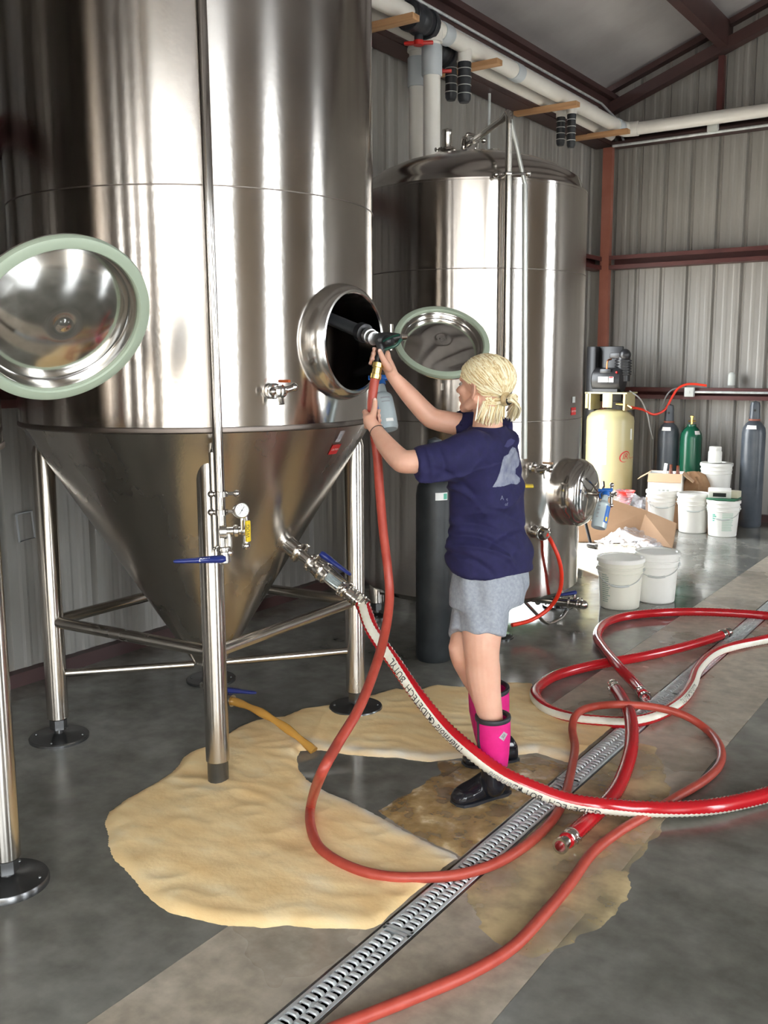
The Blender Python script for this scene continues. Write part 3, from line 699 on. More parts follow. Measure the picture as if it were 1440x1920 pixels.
# bottom outlet with butterfly valve
b = MB(); o = V((C2[0], C2[1], .09)); q = at(1085, 1142, 6.1); q.z = max(q.z, .09); m1 = V((q.x-.35, q.y-.02, .09))
b.tube([o+V((0, 0, .06)), o+V((.03, 0, .01)), m1, q], .027, 16); clamp(b, m1+V((.08, 0, 0)), (1, 0, 0), .03); clamp(b, q-V((.06, 0, 0)), (1, 0, 0), .03); clamp(b, q, (1, 0, 0), .03); b.ball(q+V((.03, .0, 0)), .03)
e = at(990, 1135, 5.9); b.tube(cr([at(975, 1118, 5.75), at(1000, 1145, 5.8), at(1025, 1168, 5.9), at(1050, 1160, 6.0), at(1062, 1145, 6.05)], 6), .011, 10)
ov = b.build('outlet_valve', 'steel', t2); lever('outlet_handle', q+V((-.03, 0, .07)), (-.5, -.3, -.1), .12, ov); MB().cyl(q+V((-.03, 0, 0)), q+V((-.03, 0, .075)), .01, n=10).build('valve_stem', 'steel', ov)
# dome fittings
b = MB()
q = at(838, 292, 6.05); b.lathe([(.03, -.05), (.03, .02), (.055, .03), (.055, .045), (.03, .05), (.03, .12), (.034, .13), (.030, .155), (.0, .165)], 20, q); clamp(b, q+V((0, 0, .038)), (0, 0, 1), .042); b.build('relief_valve', 'steel', t2)
q = at(869, 292, 6.0); b = MB(); b.lathe([(.05, -.05), (.05, 0), (.07, .005), (.07, .02), (.02, .03)], 20, q); b.tube(cr([q, q+V((0, 0, .06)), q+V((.02, -.02, .10))], 5), .018, 12); b.tube(cr([q+V((.06, .04, .02)), q+V((.07, .05, .10)), q+V((.02, .02, .13)), q+V((0, 0, .09))], 6), .010, 10); b.ball(q+V((.1, .07, .09)), .018); b.build('dome_port', 'steel', t2)
q = at(926, 300, 5.8); b = MB(); b.lathe([(.022, -.08), (.022, .04), (.034, .045), (.034, .06), (.0, .065)], 16, q); b.build('dome_cap', 'steel', t2)
# spray arm of the second tank
D2 = math.hypot(*C2)-R-.06
a = at(877, 272, 6.0); tp = azd(955, 214, D2); bt = azd(944, 1000, D2)
path = [a]+[tp+(a-tp)*k for k in (.6, .3, .12)]+[tp+(a-tp)*.03+V((0, 0, .01)), tp+V((0, 0, -.03)), tp+(bt-tp)*.06, tp+(bt-tp)*.3, bt]
sp = MB().tube(cr(path, 4), .019, 16).build('spray_pipe', 'steel', t2)
q = azd(952, 326, D2); b = MB(); clamp(b, q, (0, 0, 1), .02); b.cyl(q-V((.06, .02, 0)), q+V((.08, .05, 0)), .009, n=8); b.ball(q+V((.09, .055, 0)), .018); b.ball(q-V((.06, .02, 0)), .016); b.cyl(q, q+V((-.08, .1, 0)), .008, n=8); b.build('pipe_clamp', 'steel', sp)
q2 = azd(984, 345, D2+.02); b = MB(); b.tube([tp+V((.01, 0, -.03)), q2], .012, 12); b.tube([q2, azd(983, 860, D2+.02)], .016, 12); b.build('side_tube', mat('milky_tube', (.45, .46, .44), .2, .4), sp)
# ------------------------------------------------------------------ foam, beer, hoses
def px2(P): return [fl(x, y) for x, y in P]
def inpoly(X, Y, P):
    ins = np.zeros(X.shape, bool); n = len(P)
    for i in range(n):
        x1, y1 = P[i]; x2, y2 = P[(i+1) % n]
        c = ((y1 > Y) != (y2 > Y)) & (X < (x2-x1)*(Y-y1)/(y2-y1+1e-12)+x1); ins ^= c
    return ins
def segdist(X, Y, P, closed=True):
    d = np.full(X.shape, 1e9); n = len(P)
    for i in range(n if closed else n-1):
        x1, y1 = P[i]; x2, y2 = P[(i+1) % n]; L = (x2-x1)**2+(y2-y1)**2+1e-12
        t = np.clip(((X-x1)*(x2-x1)+(Y-y1)*(y2-y1))/L, 0, 1); d = np.minimum(d, np.hypot(X-x1-t*(x2-x1), Y-y1-t*(y2-y1)))
    return d
def pool(name, poly, step, edge, hfun, m_, ragged=.006, attr=None, xmax=None, xmin=None):
    P = [(p.x, p.y) for p in poly]; xs = [p[0] for p in P]; ys = [p[1] for p in P]
    gx = np.arange(min(xs)-.03, max(xs)+.03, step); gy = np.arange(min(ys)-.03, max(ys)+.03, step)
    if xmax is not None: gx = gx[gx < xmax]; gx = np.append(gx, xmax)
    if xmin is not None: gx = gx[gx > xmin]; gx = np.append(xmin, gx)
    X, Y = np.meshgrid(gx, gy, indexing='ij'); D = segdist(X, Y, P)*np.where(inpoly(X, Y, P), 1, -1)
    N = np.array([noise.noise((x*14, y*14, 0))+.5*noise.noise((x*40, y*40, 3)) for x, y in zip(X.ravel(), Y.ravel())]).reshape(X.shape); D = D+N*ragged
    Z = -.002 + np.clip(D/edge, -1, 1); Z = np.where(D > 0, -.002+(1-(1-np.clip(D/edge, 0, 1))**2)*hfun(X, Y, D), -.002+np.clip(D/edge, -1, 0)*.01)
    keep = D > -step*1.6; idx = -np.ones(X.shape, int); nx, ny = X.shape; fs = []; cell = keep[:-1, :-1] & keep[1:, :-1] & keep[1:, 1:] & keep[:-1, 1:]
    use = np.zeros(X.shape, bool)
    for a, b_ in ((0, 0), (1, 0), (1, 1), (0, 1)): use[a:nx-1+a, b_:ny-1+b_] |= cell
    idx[use] = np.arange(use.sum()); vs = np.stack([X[use], Y[use], Z[use]], 1)
    I, J = np.nonzero(cell); F = np.stack([idx[I, J], idx[I+1, J], idx[I+1, J+1], idx[I, J+1]], 1)
    me = bpy.data.meshes.new(name); me.from_pydata(vs.tolist(), [], F.tolist()); me.materials.append(M[m_]); me.polygons.foreach_set('use_smooth', [True]*len(F))
    if attr:
        a = me.attributes.new('whiteness', 'FLOAT', 'POINT'); a.data.foreach_set('value', attr(X[use], Y[use]).astype(np.float32))
    return link(name, me)
foam_px = [(196,1540),(205,1522),(218,1513),(236,1500),(252,1490),(276,1477),(298,1464),(328,1444),(344,1420),(352,1413),(382,1403),(410,1388),(445,1365),(475,1352),(530,1344),(565,1330),(620,1322),(665,1314),(700,1304),(741,1291),(777,1296),(818,1284),(875,1290),(947,1281),(998,1281),(1018,1320),(1070,1345),(1111,1355),(1157,1366),(1175,1372),(1130,1404),(1086,1432),(1060,1430),(1008,1412),(967,1417),(900,1425),(864,1422),(803,1430),(751,1422),(700,1420),(650,1415),(600,1407),(563,1408),(557,1428),(562,1445),(575,1462),(603,1480),(657,1503),(703,1526),(756,1556),(810,1583),(855,1603),(866,1618),(850,1640),(810,1663),(772,1694),(733,1727),(688,1744),(626,1742),(565,1740),(535,1736),(497,1741),(456,1739),(416,1736),(367,1725),(321,1713),(283,1690),(267,1671),(244,1644),(222,1621),(206,1599),(200,1568)]
streak = [(p.x, p.y) for p in px2([(600,1478),(657,1500),(703,1524),(756,1554),(810,1582),(860,1606)])]
streak2 = [(p.x, p.y) for p in px2([(570,1395),(700,1412),(803,1424),(900,1415),(1000,1406),(1075,1422)])]
def fh(X, Y, D):
    A = np.array([noise.fractal((x*3.2+y*1.5, y*5, 0), 1, 2, 4) for x, y in zip(X.ravel(), Y.ravel())]).reshape(X.shape)
    R_ = np.array([1-abs(noise.noise((x*7+y*4, y*11-x*4, 7)))*2 for x, y in zip(X.ravel(), Y.ravel())]).reshape(X.shape)
    return .0155 + A*.004 + R_*.004
def fw(X, Y):
    w = np.exp(-(segdist(X, Y, streak, False)/.05)**2)*.95 + np.exp(-(segdist(X, Y, streak2, False)/.035)**2)*.55
    n_ = np.array([noise.noise((x*16, y*16, 1)) for x, y in zip(X, Y)]); return np.clip(w*(1+.8*n_), 0, 1)
m = M['foam']; a = nd(m, 'ShaderNodeAttribute', attribute_name='whiteness'); mx = nd(m, 'ShaderNodeMixRGB'); src = B(m).inputs['Base Color'].links[0].from_socket
lk(m, a.outputs['Fac'], mx.inputs[0]); lk(m, src, mx.inputs[1]); mx.inputs[2].default_value = (.80, .76, .68, 1); lk(m, mx.outputs[0], B(m).inputs['Base Color'])
fo = pool('beer_foam', px2(foam_px), .0105, .045, fh, 'foam', attr=fw, xmax=XA-.003)
tag(fo, 'thick cream coloured beer foam spread over the floor under the big fermenter', 'foam', kind='stuff')
brown_px = [(815,1425),(870,1425),(930,1428),(1000,1415),(1060,1432),(1086,1436),(1040,1470),(980,1520),(915,1572),(870,1612),(845,1600),(790,1572),(740,1546),(705,1520),(740,1500),(790,1470),(822,1450)]
def bh(X, Y, D):
    A = np.array([noise.fractal((x*11, y*11, 5), 1, 2, 3) for x, y in zip(X.ravel(), Y.ravel())]).reshape(X.shape); return .007+A*.0035
bp = pool('beer_puddle', px2(brown_px), .011, .04, bh, 'beer', .012, xmax=XA-.003)
tag(bp, 'brown running beer with flecks of froth around the black boots', 'puddle', kind='stuff')
film_px = [(1175,1385),(1230,1400),(1250,1440),(1262,1500),(1245,1560),(1190,1620),(1180,1690),(1130,1740),(1075,1772),(1000,1800),(940,1785),(900,1740),(880,1700),(868,1672),(930,1610),(1000,1540),(1060,1490),(1120,1430)]
def fh2(X, Y, D):
    A = np.array([noise.noise((x*9, y*9, 5)) for x, y in zip(X.ravel(), Y.ravel())]).reshape(X.shape); return .0045+A*.001
fp = pool('beer_film', px2(film_px), .014, .03, fh2, 'film', .02, xmin=XB2+.003)
tag(fp, 'thin pale beer film on the concrete strip right of the drain', 'puddle', kind='stuff')
# jet of beer from the cone outlet
b = MB(); a = V((-2.86, 2.985, .132)); e = V((-2.40, 2.985, .006)); pts = [a+(e-a)*t+V((0, 0, (.126*(t-t*t))*.95)) for t in [i/16 for i in range(17)]]
b.tube(pts, [.0165+.003*math.sin(i*1.3) for i in range(17)], 14); jt = b.build('beer_stream', 'jet'); tag(jt, 'amber stream of beer gushing from the cone outlet onto the floor', 'liquid')

def hose(name, label, pts, r, step, m_='hose', white=None, ridge=None, wash=False, cat='hose', group=None):
    """pts = (px, py, height of centre above floor) or a Vector already in place"""
    W_ = [p if isinstance(p, Vector) else fl(p[0], p[1], p[2]) for p in pts]
    path = resample(cr(W_, 10), step); n = len(path)
    rad = r if not ridge else [r+(ridge if i % 2 else -ridge) for i in range(n)]
    st = None
    if white:
        st = ([math.radians(np.interp(i/(n-1), [w[0] for w in white], [w[1] for w in white])) for i in range(n)], .62, 1)
    t = thing(name, label, cat, tuple(path[0]), group); b = MB(); b.tube(path, rad, 20 if white or ridge else 14, 0, stripe=st)
    b.build('tube', [m_, 'hosewhite'] if white else m_, t, 60)
    return t, path, st
def hose_frames(path, st):
    T = [(path[min(i+1, len(path)-1)]-path[max(i-1, 0)]).normalized() for i in range(len(path))]; N = V((0, 0, 1))-T[0]*T[0].z; N.normalize(); out = []
    for i in range(len(path)):
        u = V((0, 0, 1))-T[i]*T[i].z
        if u.length > .12: N = N*.6+u.normalized()*.4
        N = (N-T[i]*N.dot(T[i])).normalized(); out.append((N.copy(), T[i].cross(N)))
    return out
def hose_text(s_, path, st, r, i0, size, parent, sgn=-1, shear=0, m_='ink'):   # lettering wrapped along the white stripe
    fr = hose_frames(path, st); vs, fs = text_mesh(s_, size, shear=shear); b = MB(); acc = [0]
    for a, c in zip(path, path[1:]): acc.append(acc[-1]+(c-a).length)
    s0 = acc[i0]; o = []
    for v in vs:
        s = s0+sgn*v.x; i = min(range(max(0, i0-80), min(len(path)-1, i0+80)), key=lambda k: abs(acc[k]-s)); f = (s-acc[i]) ; T = (path[i+1]-path[i]).normalized()
        ph = st[0][i] + (-1 if sgn > 0 else 1)*v.y/r; N, Bv = fr[i]
        o.append(path[i]+T*f+(N*math.cos(ph)+Bv*math.sin(ph))*(r+.0027))
    b.add(o, fs); return b.build('hose_lettering', m_, parent, 0)
def near_i(path, px, py):
    best = 0; bd = 1e9
    for i, p in enumerate(path):
        q = p-V((0, 0, CAMH)); z = q.dot(FW); d = math.hypot(q.dot(RT)/z*FPX+720-px, q.dot(DN)/z*FPX+960-py)
        if d < bd: bd = d; best = i
    return best
def ferrule_end(p, d, r, parent, name='hose_end', hollow=True):
    d = V(d).normalized(); R = rotz(d); b = MB()
    b.lathe([(r*1.08, -.055), (r*1.12, -.053), (r*1.12, -.042), (r*1.05, -.040), (r*1.05, -.030), (r*1.12, -.028), (r*1.12, -.016), (r*1.0, -.014), (r*.8, 0), (r*.8, .022), (r*1.02, .028), (r*1.02, .042), (r*.72, .042), (r*.68, .0), (.0, -.002)], 24, p, R)
    s = R @ V((1, 0, 0))
    for k in (-.048, -.022): b.box(p+d*k+s*r*1.2, (r*.35, r*.5, .012), R, bev=.001)
    return b.build(name, 'steel', parent)
# thick hose from the valve assembly, crossing in front of the boots
H = [HOSE0+V((0, 0, 0)), HOSE0+nn*.06, at(700, 1185, 3.80), at(745, 1250, 3.70), at(790, 1313, 3.62), at(835, 1366, 3.55), at(885, 1410, 3.47), at(935, 1447, 3.42), at(990, 1474, 3.38), (1060,1500,.095), (1130,1511,.075), (1220,1517,.040), (1320,1514,.034), (1400,1500,.03), (1480,1478,.03), (1600,1440,.03)]
ha, pa, sa = hose('transfer_hose', 'thick red hose with white lettered stripe, running from the cone valve past the boots', H, .0275, .009, white=[(0, 30), (.10, 40), (.22, 75), (.35, 100), (.5, 118), (.62, 135), (.75, 160), (1, 170)], ridge=.0019)
b = MB()
for k in (0, .02, .05, .065):
    b.lathe([(.030, -.006), (.0315, -.005), (.0315, .005), (.030, .006), (.028, .0)], 22, HOSE0+nn*(.012+k), R, closed=True) if False else b.lathe([(.0300, -.006), (.0315, -.005), (.0315, .005), (.0300, .006)], 22, HOSE0+nn*(.012+k), rotz(nn), closed=True)
    b.box(HOSE0+nn*(.012+k)+V((0, 0, .034)), (.02, .012, .012), bev=.002)
b.build('hose_clamp', 'steel', ha)
hose_text('GLIDETECH  BUTYL', pa, sa, .0275, near_i(pa, 778, 1296), .034, ha)
hose_text('GLIDETECH  BUTYL', pa, sa, .0275, near_i(pa, 1045, 1496), .034, ha)
hose_text('Thermoid', pa, sa, .0275, near_i(pa, 852, 1385), .036, ha, shear=.4)
hose_text('Thermoid', pa, sa, .0275, near_i(pa, 955, 1458), .030, ha, shear=.4, m_='greyink')
hose_text('\u2022', pa, sa, .0275, near_i(pa, 813, 1345), .05, ha)
hose_text('\u2022', pa, sa, .0275, near_i(pa, 980, 1470), .05, ha)
# short hose with an open end pointing at the camera
H = [(1152,1288,.05), (1168,1312,.065), (1182,1345,.085), (1184,1395,.075), (1172,1445,.05), (1150,1490,.035), (1110,1532,.028), (1078,1562,.028), (1060,1578,.030)]
hb_, pb_, sb = hose('transfer_hose', 'short thick red hose lying under the striped hose, open metal end at the bottom', H, .0265, .009, white=[(0, 160), (.5, 150), (.75, 120), (1, 110)], ridge=.0019)
ferrule_end(pb_[-1], pb_[-1]-pb_[-4], .0265, hb_); ferrule_end(pb_[0], pb_[0]-pb_[3], .0265, hb_)
# two loops of hose beyond the drain
H = [(1207,1303,.03), (1190,1282,.03), (1160,1250,.055), (1133,1218,.035), (1120,1195,.028), (1130,1173,.028), (1162,1158,.028), (1220,1150,.028), (1300,1147,.028), (1380,1150,.030), (1450,1156,.028), (1600,1175,.028)]
hc, pc, sc_ = hose('transfer_hose', 'thick red hose, farthest one, arching from the drain past the front buckets', H, .0265, .011, ridge=.0008)
ferrule_end(pc[0], pc[0]-pc[3], .0265, hc)
H = [(1360,1188,.030), (1330,1199,.03), (1270,1216,.028), (1200,1232,.028), (1120,1246,.028), (1050,1264,.028), (1012,1286,.028), (1004,1305,.028), (1024,1328,.028), (1065,1344,.028), (1120,1352,.028), (1180,1354,.028), (1232,1342,.028), (1273,1318,.028), (1296,1288,.028), (1308,1257,.028), (1335,1228,.028), (1375,1212,.028), (1450,1196,.028), (1600,1170,.028)]
hd, pd, sd_ = hose('transfer_hose', 'thick red hose with pale inner stripe, laid in a wide loop over the drain', H, .0265, .011, white=[(0, 185), (.3, 110), (.45, 60), (.55, 50), (.68, 60), (.8, 90), (1, 150)], ridge=.0008)
ferrule_end(pd[0], pd[0]-pd[3], .0265, hd)
hose_text('GLIDETECH BUTYL', pd, sd_, .0265, near_i(pd, 1285, 1305), .032, hd)
# wash-down hose
GUN = V((-2.0, 2.943, 1.674))
H = [at(706, 696, 3.50), at(700, 730, 3.50), at(697, 765, 3.50), at(700, 800, 3.50), at(707, 850, 3.50), at(712, 920, 3.53), at(719, 1000, 3.57), at(728, 1075, 3.60), at(730, 1130, 3.58), at(720, 1195, 3.50), at(700, 1262, 3.35), at(672, 1330, 3.18), at(633, 1395, 3.05), at(602, 1452, 2.95), (584,1505,.055), (582,1545,.03), (600,1590,.024), (650,1623,.024), (720,1643,.024), (800,1645,.024), (870,1638,.020), (940,1614,.018), (1000,1574,.018), (1040,1532,.018), (1060,1490,.018), (1072,1440,.018), (1078,1400,.02), (1073,1365,.04), (1082,1338,.075), (1112,1325,.08), (1160,1321,.105), (1220,1325,.085), (1280,1340,.06), (1325,1368,.02), (1350,1400,.018), (1350,1432,.018), (1322,1462,.018), (1270,1494,.018), (1210,1530,.018), (1160,1560,.018), (1110,1600,.018), (1070,1655,.018), (1020,1715,.018), (960,1777,.018), (880,1825,.018), (780,1868,.018), (700,1900,.018), (600,1940,.018), (500,1990,.018)]
hw, pw, _ = hose('wash_hose', 'rust red rubber hose hanging from the spray gun and winding across the whole floor', H, .0172, .014, 'wash')
b = MB(); d_ = (pw[0]-pw[2]).normalized(); b.lathe([(.019, -.03), (.021, -.028), (.021, -.012), (.018, -.010), (.018, .012), (.022, .014), (.022, .03), (.016, .032)], 18, pw[0], rotz(d_)); b.build('brass_coupling', 'brass', hw)['label'] = 'brass coupling'
# thin air line on the second tank
H = [AIR0, at(1032, 1012, 5.60), at(1047, 1045, 5.62), at(1053, 1080, 5.66), at(1048, 1112, 5.7), at(1028, 1142, 5.75), at(995, 1163, 5.72), at(960, 1172, 5.66)]
hx, px_, _ = hose('air_line', 'thin orange-red hose curving down from the port on the second tank', H, .012, .02, 'airhose')
# bottle green and white reflection source is the open side door; a wedge of towel lies by the far foot
# ------------------------------------------------------------------ the person
pf = fl(905, 1480)
pers = thing('person', 'blonde person in navy T-shirt, grey shorts and pink-black boots, spraying into the tank', 'person', (pf.x, pf.y, 0))
F = V((-.98, -.18, 0)).normalized(); Lf = V((F.y*-1, F.x, 0)).normalized()
if Lf.y > 0: Lf = -Lf
U = V((0, 0, 1))
def ell(mb, c, f, l, u, R3=None, **k):
    R3 = R3 or Matrix((F, Lf, U)).transposed(); mb.ball(c, (f, l, u), 20, 14, R3)
body = MB(); PELV = at(918, 1075, 3.58)
TOR = [(918, 1100, 3.59, .165, .120), (918, 1070, 3.58, .170, .125), (914, 1020, 3.56, .150, .112), (911, 970, 3.55, .138, .105), (908, 920, 3.53, .148, .112), (905, 880, 3.51, .158, .112), (905, 850, 3.50, .165, .100), (908, 825, 3.49, .140, .080), (910, 808, 3.49, .075, .060)]
def torso(mb, g_=0, rows=TOR): mb.loft([(at(x, y, d), Lf*(w+g_), F*(dd+g_), .9) for x, y, d, w, dd in rows], 36)
torso(body, -.004)
# arms
ARL = [at(886, 842, 3.38), at(825, 860, 3.34), at(765, 866, 3.33), at(748, 860, 3.345), at(722, 832, 3.40), at(705, 806, 3.45)]
RRL = [.052, .046, .041, .040, .034, .0245]
ARR = [at(935, 815, 3.64), at(870, 798, 3.62), at(818, 787, 3.60), at(800, 776, 3.595), at(765, 738, 3.57), at(736, 705, 3.55)]
RRR = [.050, .044, .040, .038, .033, .0235]
for P, Rd in ((ARL, RRL), (ARR, RRR)):
    body.cap(cr(P, 5), cr(Rd, 5), 18)
# legs
LGL = [at(905, 1095, 3.52), at(905, 1150, 3.50), at(903, 1205, 3.48), at(904, 1235, 3.49), at(906, 1262, 3.50), at(911, 1300, 3.51), at(920, 1350, 3.52), at(925, 1430, 3.54)]
RGL = [.088, .080, .068, .062, .063, .055, .045, .038]
LGR = [at(922, 1095, 3.66), at(893, 1160, 3.60), at(872, 1208, 3.56), at(873, 1232, 3.57), at(888, 1260, 3.62), at(906, 1300, 3.68), at(914, 1350, 3.73), at(920, 1400, 3.77)]
RGR = [.085, .074, .058, .055, .056, .050, .042, .036]
for P, Rd in ((LGL, RGL), (LGR, RGR)): body.cap(cr(P, 5), cr(Rd, 5), 20)
body.ball(at(861, 1214, 3.55), .040)          # knee cap of the far leg
# head and neck
HC = at(908, 723, 3.47); Fh = V((-.985, .06, .07)).normalized(); Lh = U.cross(Fh).normalized(); Uh = Fh.cross(Lh).normalized(); RH = Matrix((Fh, Lh, Uh)).transposed()
def hp(f, l, u): return HC + Fh*f + Lh*l + Uh*u
LS = 1 if Lh.y < 0 else -1     # sign of the camera side
body.cap(cr([hp(-.015, 0, -.03), hp(-.022, 0, -.085), at(914, 812, 3.50)], 6), cr([.056, .050, .058], 6), 22)
body.ball(hp(-.008, 0, .022), (.094, .074, .084), 28, 18, RH)
body.ball(hp(.034, 0, -.028), (.056, .056, .070), 26, 16, RH)
body.ball(hp(.075, 0, -.086), (.020, .024, .018), 16, 10, RH)
body.cap([hp(.080, 0, .008), hp(.094, 0, -.010), hp(.107, 0, -.026)], [.008, .009, .0115], 12)
for s in (-1, 1):
    body.cap([hp(.0, s*.050, -.048), hp(.035, s*.040, -.074), hp(.070, s*.014, -.088)], [.020, .019, .016], 12)
    body.ball(hp(.058, s*.034, -.022), (.026, .026, .024), 16, 10, RH)
    body.ball(hp(.098, s*.010, -.030), .0075, 10, 8)
    body.cap([hp(.078, s*.012, .018), hp(.072, s*.040, .018)], [.011, .010], 10)
    e = hp(-.004, s*.074, -.018); o2 = []
    for i in range(11):
        a = -PI*.55+i*PI*1.25/10; o2.append(e+Fh*(-math.cos(a)*.013+.002)+Uh*(math.sin(a)*.024+.004)+Lh*s*(.006+.006*math.cos(a)))
    body.cap(o2, .0045, 8); body.ball(e-Uh*.020+Lh*s*.003, (.007, .005, .010), 10, 8, RH); body.ball(e, (.012, .006, .020), 12, 8, RH)
body.cap([hp(.088, -.016, -.050), hp(.095, 0, -.049), hp(.088, .016, -.050)], .0065, 10)
body.cap([hp(.086, -.014, -.061), hp(.092, 0, -.062), hp(.086, .014, -.061)], .0068, 10)
# hands: four fingers wrapped round what they hold, thumb leaving the side of the palm
NAILS = MB()
def grip(c, a, rc, e0, e1, offs, sweeps, wrist, palm, thumb, rw):
    a = V(a).normalized(); e0 = (V(e0)-a*a.dot(V(e0))).normalized(); e1 = (V(e1)-a*a.dot(V(e1))-e0*e0.dot(V(e1))).normalized()
    kn = []
    for k, (o, (t0, t1)) in enumerate(zip(offs, sweeps)):
        pts = []; rr = rc+.0085
        for i in range(9):
            t = math.radians(t0+(t1-t0)*i/8); pts.append(c+a*(o+.0015*i*0)+(e0*math.cos(t)+e1*math.sin(t))*(rr+(.004 if i in (3, 4) else 0)))
        r0 = [.0098, .0100, .0096, .0086][k]; body.cap(pts, [r0-(.0022*i/8)+(.0006 if i in (0, 3, 6) else 0) for i in range(9)], 10); kn.append(pts[0])
        tp = pts[-1]; out = (tp-(c+a*o)).normalized(); NAILS.ball(tp+out*.0066, (.0045, .0055, .0014), 10, 6, rotz(out))
    for p in kn: body.cap([palm, palm+(p-palm)*.55, p], [.017, .014, .0106], 12)
    body.cap([wrist, wrist+(palm-wrist)*.5, palm], [rw, .0235, .0220], 16)
    body.cap(cr(thumb, 4), cr([.015, .0125, .0108, .0092][:len(thumb)], 4), 12)
    tt = thumb[-1]; out = -FW; NAILS.ball(tt+out*.0078, (.0055, .0065, .0015), 10, 6, rotz(out))
hcL = at(698, 785, 3.50); axL = (at(697, 765, 3.50)-at(701, 805, 3.50))
grip(hcL, axL, .0172, -RT-FW*.45, FW, [.026, .008, -.010, -.027], [(0, 215), (0, 228), (0, 222), (0, 205)], at(705, 806, 3.45), at(692, 787, 3.462), [at(697, 790, 3.456), at(700, 776, 3.462), at(703, 762, 3.468), at(703, 750, 3.474)], .0245)
hcR = at(710, 672, 3.52); axR = (at(716, 655, 3.51)-at(705, 692, 3.52))
grip(hcR, axR, .0165, RT-FW*.1, FW, [.028, .010, -.008, -.025], [(15, 200), (15, 222), (15, 228), (15, 215)], at(736, 705, 3.55), at(727, 682, 3.515), [at(729, 690, 3.505), at(722, 680, 3.485), at(716, 668, 3.482), at(712, 658, 3.486)], .0235)
bo = remesh(body, 'body', .0042, 3, 'skin', pers, .5)
NAILS.build('fingernail', 'nail', bo)['kind'] = 'stuff'
# eyes, brows, lips
for s in (-1, 1):
    e = hp(.074, s*.031, -.001); eb = MB().ball(e-Fh*.003, .0112, 14, 10).build('eye', 'eye', bo); MB().ball(e+Fh*.0085, (.0045, .0045, .0045), 10, 8).build('iris', 'iris', eb)
    MB().cap(cr([hp(.083, s*.014, .021), hp(.083, s*.030, .026), hp(.070, s*.046, .020)], 4), .0028, 6).build('eyebrow', 'brow', bo)
b = MB(); b.cap([hp(.091, -.015, -.050), hp(.1005, 0, -.0495), hp(.091, .015, -.050)], .0042, 10); b.cap([hp(.089, -.013, -.060), hp(.0975, 0, -.061), hp(.089, .013, -.060)], .0046, 10); b.build('lips', 'lip', bo)
# hair: shaped cap, combed strands, tied tail and loose ends
TIE = hp(-.108, LS*.012, -.040)
def hs(t, p, k=1.0):    # point on the hair cap: t from crown, p round the head (0 = front)
    g_ = 1+.018*math.sin(p*26+t*3)+.012*math.sin(p*57)
    return hp(-.014, 0, .030)+(Fh*math.sin(t)*math.cos(p)*.101+Lh*math.sin(t)*math.sin(p)*.088+Uh*math.cos(t)*.081)*k*g_
def tmax(p):            # hairline
    p = abs((p+PI) % (2*PI)-PI); pts = [(0, 1.02), (.5, 1.08), (.9, 1.16), (1.25, 1.26), (1.55, 1.38), (1.85, 1.85), (2.4, 2.30), (PI, 2.40)]
    return float(np.interp(p, [a for a, _ in pts], [c for _, c in pts]))
b = MB(); n = 120; m_ = 26; vo = []; vi = []
for j in range(m_+1):
    for i in range(n):
        p = 2*PI*i/n; t = tmax(p)*j/m_; vo.append(hs(t, p, 1.0-.05*max(0, (j/m_-.85)/.15))); vi.append(hs(t, p, .86))
fs = []
for j in range(m_):
    for i in range(n):
        i2 = (i+1) % n; fs.append((j*n+i, (j+1)*n+i, (j+1)*n+i2, j*n+i2))
k = len(vo); fs += [(a+k, d+k, c+k, e+k) for a, e, c, d in fs]
for i in range(n): i2 = (i+1) % n; fs.append((m_*n+i, m_*n+i+k, m_*n+i2+k, m_*n+i2))
b.add(vo+vi, fs); hair = b.build('hair', 'hair', pers, 80)
b = MB(); rnd = random.Random(3)
LK = [MB(), MB(), MB()]
for i in range(620):
    p = rnd.uniform(-PI, PI); t1 = tmax(p)*rnd.uniform(.25, 1.0) if abs(p) < 2.2 else tmax(p)*rnd.uniform(.2, .8)
    pts = []; a0 = hs(t1, p, 1.0)
    for q in range(9):
        u = q/8; w = a0.lerp(TIE, u); d = w-hp(-.014, 0, .030); l = Matrix((Fh, Lh, Uh)) @ d
        e = math.sqrt((l.x/.103)**2+(l.y/.090)**2+(l.z/.083)**2); w2 = hp(-.014, 0, .030)+d*(1/e if e > .001 else 1) ; pts.append(w.lerp(w2, 1-u**6)+V((rnd.uniform(-1, 1), rnd.uniform(-1, 1), rnd.uniform(-1, 1)))*.0012)
    LK[int(rnd.random()**1.2*3)].tube(pts, [.0018+.0014*rnd.random()]*8+[.001], 5, cap=False)
for q_, mm in zip(LK, ('hairstr', 'hairpale', 'hairgold')): q_.build('hair_strands', mm, hair)['kind'] = 'stuff'
LK = [MB(), MB(), MB()]
b = MB()
for i in range(150):                       # tail beyond the tie
    a = rnd.uniform(0, 2*PI); q = rnd.random()**.5; x = math.cos(a)*q; y = math.sin(a)*q
    e = at(960+x*12, 782+abs(y)*10-rnd.random()*12, 3.50+.03*y)
    pts = [TIE+Lh*x*.012+Uh*y*.010, TIE-Fh*(.018+.012*q)+Lh*x*.022+Uh*(.006+y*.016), (TIE-Fh*.03).lerp(e, .5)+RT*.010*x+RT*.006, e]
    LK[i % 3].tube(cr(pts, 4), [.0026*(1-.05*k) for k in range(13)], 5)
